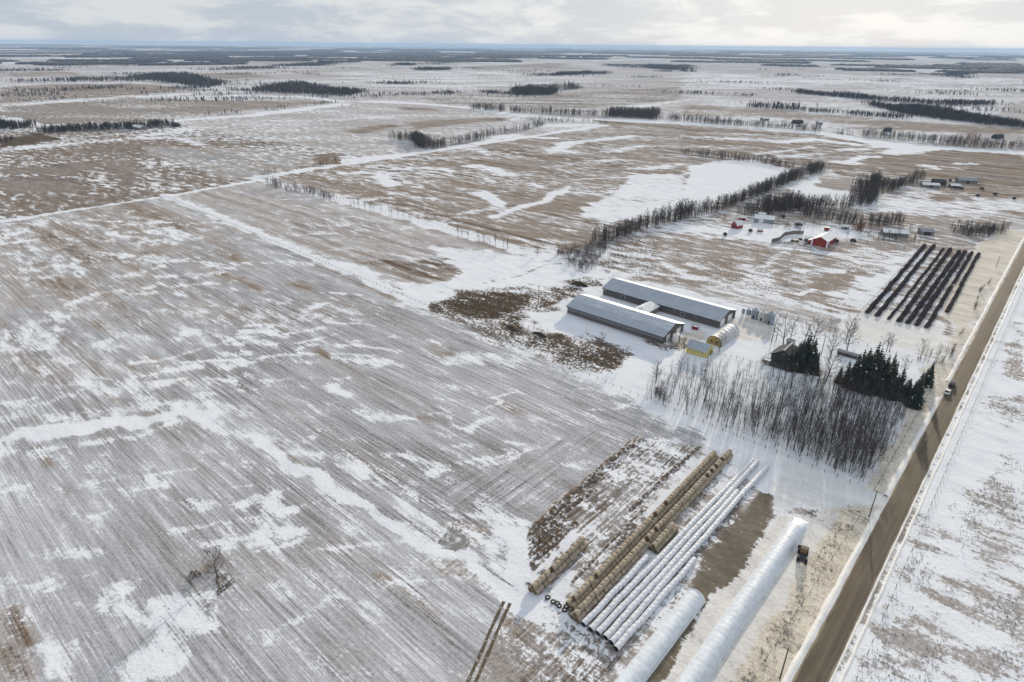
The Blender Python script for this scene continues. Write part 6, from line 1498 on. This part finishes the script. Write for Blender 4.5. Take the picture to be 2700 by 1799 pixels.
CLM = [clump(s) for s in range(4)]
Vs, Fs, o = [], [], 0
rg = random.Random(5); npat = 0
while npat < 380:
    d = math.exp(rg.uniform(math.log(4200), math.log(26000))); a = rg.uniform(-.76, .76)
    left = .5 - a / 1.5
    if rg.random() > .75 + .25 * left:
        continue
    if d < 6000 and abs(a) < .3 and rg.random() < .6:
        continue
    az = HEAD - a; wl = rg.uniform(.03, .16) * d * (.6 + .5 * left); dp = min(500, rg.uniform(.010, .035) * d) * rg.uniform(.5, 1.3); cell = d / 170.0
    n = int(wl * dp / (cell * cell) * 1.7)
    if n > 130:
        n = 130; cell = math.sqrt(wl * dp * 1.3 / n)
    ux, uy = -math.sin(az), math.cos(az); rx, ry = math.cos(az), math.sin(az); ti = rg.uniform(-.25, .25)
    zp = float(zland(np.array([ux * d]), np.array([uy * d]))[0]) - 1.0
    for k in range(n):
        u = rg.uniform(-.5, .5); v = rg.uniform(-.5, .5) * (1 - (2 * u) ** 4)
        x = ux * (d + v * dp + ti * u * wl) + rx * u * wl; y = uy * (d + v * dp + ti * u * wl) + ry * u * wl; V, F = CLM[k & 3]; h = rg.uniform(9, 15); s = cell * rg.uniform(1.1, 1.8)
        P = V.copy(); P[:, 0] = P[:, 0] * s + x; P[:, 1] = P[:, 1] * s + y; P[:, 2] = P[:, 2] * h + zp; Vs.append(P); Fs.append(F + o); o += len(V)
    npat += 1
tag(put('distant_woodland', npmesh('distant_woodland', np.concatenate(Vs), np.concatenate(Fs), fm)), 'blue wood patches scattered to the horizon', kind='stuff')

# field-edge tree lines on the section grid, mid distance to far
items = []; rg = random.Random(9)
for i in range(-18, 3):
    for j in range(0, 20):
        for horiz in (0, 1):
            if rg.random() > .24:
                continue
            ax, ay = -555 + i * 402.0, 20 + j * 402.0; f0, f1 = sorted((rg.random(), rg.random()))
            if f1 - f0 < .25:
                continue
            sp = rg.uniform(7, 22)
            for k in range(int(402 * (f1 - f0) / sp)):
                f = f0 + (k + rg.random()) * sp / 402
                x, y = (ax + 402 * f, ay + rg.gauss(0, 3)) if horiz else (ax + rg.gauss(0, 3), ay + 402 * f); d = math.hypot(x, y)
                if d < 1250 or d > 6500 or wob(x * .7 + y * .9, 21, 70.0) < -.08:
                    continue
                u, v = x * math.cos(HEAD) + y * math.sin(HEAD), -x * math.sin(HEAD) + y * math.cos(HEAD)
                if abs(u) > v * .95:
                    continue
                items.append((x, y, 0.0, rg.uniform(.4, 1.15), rg.uniform(0, 6.3), rg.randrange(5)))
tag(put('distant_tree_lines', merge(items, FARM, 'distant_tree_lines', fm)), 'thin leafless tree lines along the far field edges', kind='stuff')

items = []
for k in range(75):
    d = math.exp(rg.uniform(math.log(1500), math.log(6000))); a = rg.uniform(-.72, .72); az = HEAD - a; cx_, cy_ = -math.sin(az) * d, math.cos(az) * d; n = rg.randrange(30, 130); sp = rg.uniform(14, 50)
    for q in range(n):
        u, v = rg.gauss(0, sp * 1.6), rg.gauss(0, sp * .5); items.append((cx_ + math.cos(az) * u - math.sin(az) * v, cy_ + math.sin(az) * u + math.cos(az) * v, 0.0, rg.uniform(.35, 1.15), rg.uniform(0, 6.3), rg.randrange(5)))
tag(put('distant_copses', merge(items, FART, 'distant_copses', fm)), 'small dark copses dotted over the far plain', kind='stuff')

# ------------------------------------------------------------------ shrub rows
hb, ht = WL('J', [(110, 715), (190, 740), (290, 765), (370, 785), (445, 800), (515, 815), (600, 835), (770, 705)]), WL('J', [(590, 150), (665, 155), (745, 180), (800, 185), (875, 200), (925, 205), (980, 210), (1035, 220)])
ordn = ['first', 'second', 'third', 'fourth', 'fifth', 'sixth', 'seventh', 'eighth']
for k in range(8):
    (x0, y0), (x1, y1) = hb[k], ht[k]; thin = .55 if k == 2 else (.8 if k >= 6 else 1.0); rg = np.random.default_rng(100 + k); L = math.hypot(x1 - x0, y1 - y0)
    t = thing('shrub_row', f'dark clipped shrub row, {ordn[k]} from the left, in the snowy plot' + (', thinnest of all' if k == 2 else ''), 'shrub row', (x0, y0, 0), 0, 'shrub rows in the snowy plot')
    n = int(L * 62 * (thin + .25)); f = rg.random(n); wv = (fbm(f * L / 9.0, f * 0 + k, 60 + k, 3) - .5)
    R = 1.0 * thin * (.8 + .5 * fbm(f * L / 3.0, f * 0 + k * 2, 70 + k, 2)); keep = np.ones(n, bool)
    if k in (6, 7):
        g0 = .49 if k == 6 else .36; keep = np.abs(f - g0) > .012
    th = rg.random(n) * math.pi; rr = R * np.sqrt(rg.random(n)); cx_ = (x1 - x0) * f + wv * .7 + np.cos(th) * rr; cy_ = (y1 - y0) * f; cz = np.abs(np.sin(th)) * rr * 1.6
    e = .42; A = np.stack([cx_, cy_, cz], 1)[keep]; m_ = len(A)
    V = np.concatenate([A + rg.uniform(-e, e, (m_, 3)), A + rg.uniform(-e, e, (m_, 3)), A + rg.uniform(-e, e, (m_, 3))]); V[:, 2] = np.maximum(V[:, 2], 0)
    idx = np.arange(m_); put('foliage', npmesh('foliage', V, np.stack([idx, idx + m_, idx + 2 * m_], 1), M['hedge']), t)

# ------------------------------------------------------------------ soil heaps, clods, dry tufts
def mound(label, x, y, r, h, seed, mt='soil'):
    rg = np.random.default_rng(seed); n, m_ = 26, 9; V = [(0, 0, h)]; F = []
    for k in range(1, m_ + 1):
        for i in range(n):
            a = 2 * math.pi * i / n; q = k / m_; rr = r * q * (1 + .25 * math.sin(a * 2 + seed) + .1 * rg.standard_normal() * .6); V.append((math.cos(a) * rr, math.sin(a) * rr * .7, h * (1 - q ** 1.4) + rg.uniform(-.12, .12) * h * .6 - (.15 if k == m_ else 0)))
    F = [(0, 1 + i, 1 + (i + 1) % n, 1 + (i + 1) % n) for i in range(n)]; mb = MB(); mb.add(V, [f[:3] for f in F])
    o = 1
    mb.f += [(1 + k * n + i, 1 + (k + 1) * n + i, 1 + (k + 1) * n + (i + 1) % n, 1 + k * n + (i + 1) % n) for k in range(m_ - 1) for i in range(n)]; mb.m = [0] * len(mb.f)
    tag(mb.build('soil_mound', M[mt], None, (x, y, 0), smooth=True), label, 'soil heap')


mound('dark soil heap behind the left end of the longest barn', *W('G', 310, 280), 4.2, 2.0, 1)
mound('flat dark soil heap on the mud left of the nearest barn', *W('E', 1370, 1262), 3.2, 1.2, 2)
mound('dark rotted heap at the mud patch edge', *W('E', 1180, 1215), 4.0, .9, 3)


def scatter_tris(name, label, pts, size, mt, tall=False, per=4):
    P = np.array(pts, np.float32); n = len(P); A = np.repeat(np.concatenate([P, np.zeros((n, 1), np.float32)], 1), per, 0); m_ = len(A); s = size * NR.uniform(.6, 1.4, (m_, 1)).astype(np.float32)
    if tall:
        a = NR.random(m_) * 6.28; d = np.stack([np.cos(a), np.sin(a), 0 * a], 1) * s * .18; c = A + NR.normal(0, 1, (m_, 3)) * (size * .25, size * .25, 0); tip = c + np.stack([NR.normal(0, .3, m_), NR.normal(0, .3, m_), np.ones(m_)], 1) * s
        V = np.concatenate([c - d, c + d, tip])
    else:
        c = A + NR.normal(0, 1, (m_, 3)) * (size * .5, size * .5, 0); V = np.concatenate([c + NR.uniform(-1, 1, (m_, 3)) * s * (1, 1, .05), c + NR.uniform(-1, 1, (m_, 3)) * s * (1, 1, .05), c + NR.uniform(-.6, .6, (m_, 3)) * s + (0, 0, 1) * s * .7])
    V[:, 2] = np.maximum(V[:, 2], -.02); idx = np.arange(m_)
    tag(put(name, npmesh(name, V, np.stack([idx, idx + m_, idx + 2 * m_], 1), M[mt])), label, kind='stuff')


def in_polys(polys, n, c=None):
    out = []; Ps = [WL(c, p) if c else p for p in polys]; ars = []
    for P in Ps:
        ars.append(abs(sum(P[i][0] * P[(i + 1) % len(P)][1] - P[(i + 1) % len(P)][0] * P[i][1] for i in range(len(P)))) / 2)
    for P in RNG.choices(Ps, ars, k=n * 3):
        xs = [p[0] for p in P]; ys_ = [p[1] for p in P]; x, y = RNG.uniform(min(xs), max(xs)), RNG.uniform(min(ys_), max(ys_))
        if inside(P, x, y) and wob(x, 5, 2.2) + wob(y, 8, 2.2) > -.1:
            out.append((x, y))
    return out[:n]


scatter_tris('manure_clods', 'brown frozen manure clods heaped in windrows by the bale yard', in_polys([[(85, 595), (330, 390), (560, 190), (800, 5), (840, 30), (600, 260), (470, 330), (330, 480), (310, 690), (125, 850)], [(730, 480), (1000, 240), (1190, 60), (1210, 75), (1000, 270), (760, 490)]], 1800, 'K'), .16, 'manure')
scatter_tris('straw_litter', 'trampled straw litter along the bale stacks', in_polys([[(480, 940), (840, 440), (870, 560), (560, 900)], [(90, 940), (160, 1030), (470, 700), (430, 650)], [(330, 1110), (420, 1210), (560, 1060), (500, 1000)], [(900, 740), (1050, 560), (1330, 200), (1380, 210), (1100, 560)]], 1800, 'K'), .22, 'straw_old')
scatter_tris('dry_weeds', 'dark dry weeds poking through pasture snow right of the road', in_polys([[(790, 130), (981, 80), (981, 250), (830, 210)], [(590, 650), (760, 560), (900, 410), (981, 390), (981, 740), (800, 760), (850, 850), (640, 830)], [(390, 930), (530, 830), (560, 900), (480, 1080), (390, 1080)], [(680, 1120), (981, 1110), (981, 1390), (850, 1230), (760, 1190)], [(270, 1330), (400, 1150), (450, 1250), (550, 1350), (590, 1568), (160, 1568), (220, 1400)], [(680, 1400), (850, 1380), (981, 1420), (981, 1568), (700, 1568)]], 1300, 'M'), .24, 'weed', True, 4)
scatter_tris('dry_grass', 'dry grass tufts on the road verge and yard edges', in_polys([[(-21, 60), (-21, 166), (-17, 166), (-17.5, 60)], [(-19.5, 178), (-19.5, 262), (-16.5, 262), (-16.5, 178)]], 420) + in_polys([[(590, 1060), (850, 965), (1300, 960), (1290, 1050), (1110, 1160), (900, 1140)], [(1660, 1310), (1790, 1300), (1960, 1390), (1850, 1520), (1640, 1440)]], 1500, 'E') + in_polys([[(1590, 640), (1680, 660), (1620, 780), (1540, 720)], [(1790, 690), (1900, 660), (1950, 740), (1800, 860)]], 260, 'O'), .32, 'grass', True, 4)
# rotted straw and manure windrows left of the bale stacks
def windrow(label, c, pts, w, h, seed):
    P = WL(c, pts); V = []; F = []; n = 160; m_ = 9; x0, y0 = P[0]
    for k in range(n + 1):
        x, y = poly_at(P, k / n); x2, y2 = poly_at(P, min(1, k / n + .01)); x1, y1 = poly_at(P, max(0, k / n - .01)); L = math.hypot(x2 - x1, y2 - y1) or 1; nx_, ny_ = -(y2 - y1) / L, (x2 - x1) / L; e = min(1, k / 8, (n - k) / 8)
        for i in range(m_):
            u = i / (m_ - 1) * 2 - 1; s = k * .55
            lat = w * (u * (.7 + .6 * (wob(s, seed, 3.0) + .5)) + .5 * wob(s, seed + 4, 8.0)); z = h * e * (1 - u * u) * (.35 + 1.3 * (wob(s * 1.7 + i * 2.3, seed + i % 5, 1.1) + .5)) - .06
            V.append((x + nx_ * lat - x0, y + ny_ * lat - y0, z))
    for k in range(n):
        for i in range(m_ - 1):
            a = k * m_ + i; F.append((a, a + 1, a + m_ + 1, a + m_))
    tag(put('manure_windrow', npmesh('manure_windrow', V, F, M['windrow'], True), None, (x0, y0, 0)), label, 'windrow')


windrow('dark brown manure windrow along the field edge of the bale yard', 'K', [(130, 590), (340, 400), (560, 210), (790, 20)], 1.1, .55, 1)
windrow('second manure windrow just right of the outermost one', 'K', [(130, 680), (330, 490), (520, 330)], 1.0, .45, 6)
windrow('third low manure windrow behind the short separate stack', 'K', [(160, 770), (300, 640), (420, 540)], .9, .35, 11)
windrow('low broken straw windrow between the field edge and the long stacks', 'K', [(740, 480), (900, 330), (1050, 190), (1190, 70)], .7, .4, 16)
windrow('thin dark rut bank left of the long straw stacks', 'K', [(370, 945), (560, 750), (760, 540), (860, 450)], .45, .25, 21)
# low scrub where the photo shows tufts on the main field
und = [(*W('O', RNG.uniform(1680, 1950), RNG.uniform(560, 760)), 0, RNG.uniform(.3, .7), RNG.uniform(0, 6), RNG.randrange(3)) for _ in range(16)] + [(*W('M', *q), 0, .5, RNG.uniform(0, 6), RNG.randrange(3)) for q in [(250, 1190), (262, 1196), (575, 1080), (600, 1065), (660, 880), (1060, 1080)]]
tag(put('rusty_brush', merge([(x, y, 0, RNG.uniform(.2, .7), RNG.uniform(0, 6), RNG.randrange(3)) for x, y in in_polys([[(600, 1080), (850, 960), (1300, 950), (1290, 1060), (1110, 1170), (900, 1150)], [(1100, 1180), (1280, 1200), (1500, 1260), (1680, 1380), (1560, 1430), (1300, 1340)], [(1650, 1310), (1800, 1300), (1960, 1400), (1850, 1520), (1640, 1450)], [(1340, 1080), (1640, 940), (1600, 1010), (1400, 1100)], [(1750, 720), (1900, 610), (2180, 600), (2170, 700), (1980, 760), (1830, 850)]], 420, 'E')], SHRl, 'rusty_brush', [M['rusty'], M['rusty']])), 'rusty low brush on the rough ground around the barns', kind='stuff')
tag(put('low_scrub', merge(und, SHRa, 'low_scrub', [M['scrub'], M['scrub']])), 'straw coloured scrub around the lone field tree', kind='stuff')
# frozen pond
P = WL('R', [(1330, 400), (1400, 310), (1450, 250), (1520, 290), (1590, 350), (1560, 430), (1480, 455), (1390, 440)]); V = []
for i in range(len(P)):
    for f in (0, .2, .4, .6, .8):
        a, b = P[i], P[(i + 1) % len(P)]; V.append((a[0] + (b[0] - a[0]) * f + RNG.uniform(-.55, .55), a[1] + (b[1] - a[1]) * f + RNG.uniform(-.55, .55), .006))
b = MB(); b.add(V, [tuple(range(len(V) - 1, -1, -1))])
tag(b.build('pond_ice', mat('pond_ice', (0.20, 0.205, 0.20), .5, 0, .3, .45, col2=(0.66, 0.68, 0.71), thr=(.48, .66))), 'grey frozen puddle in the main field', kind='structure')

# ------------------------------------------------------------------ haze
hm = bpy.data.materials.new('haze'); hm.use_nodes = True; nt = hm.node_tree; nt.nodes.clear()
pv = nd(nt, 'ShaderNodeVolumePrincipled', {'Color': (0.42, 0.60, 0.84, 1), 'Density': 0.000052, 'Anisotropy': 0.0})
nd(nt, 'ShaderNodeOutputMaterial', {'Volume': pv.outputs[0]})
b = MB(); b.box(-32600, 4500, -4500, 32600, -60, 135)
tag(b.build('haze', hm), 'thin blue winter haze over the plain', kind='stuff')
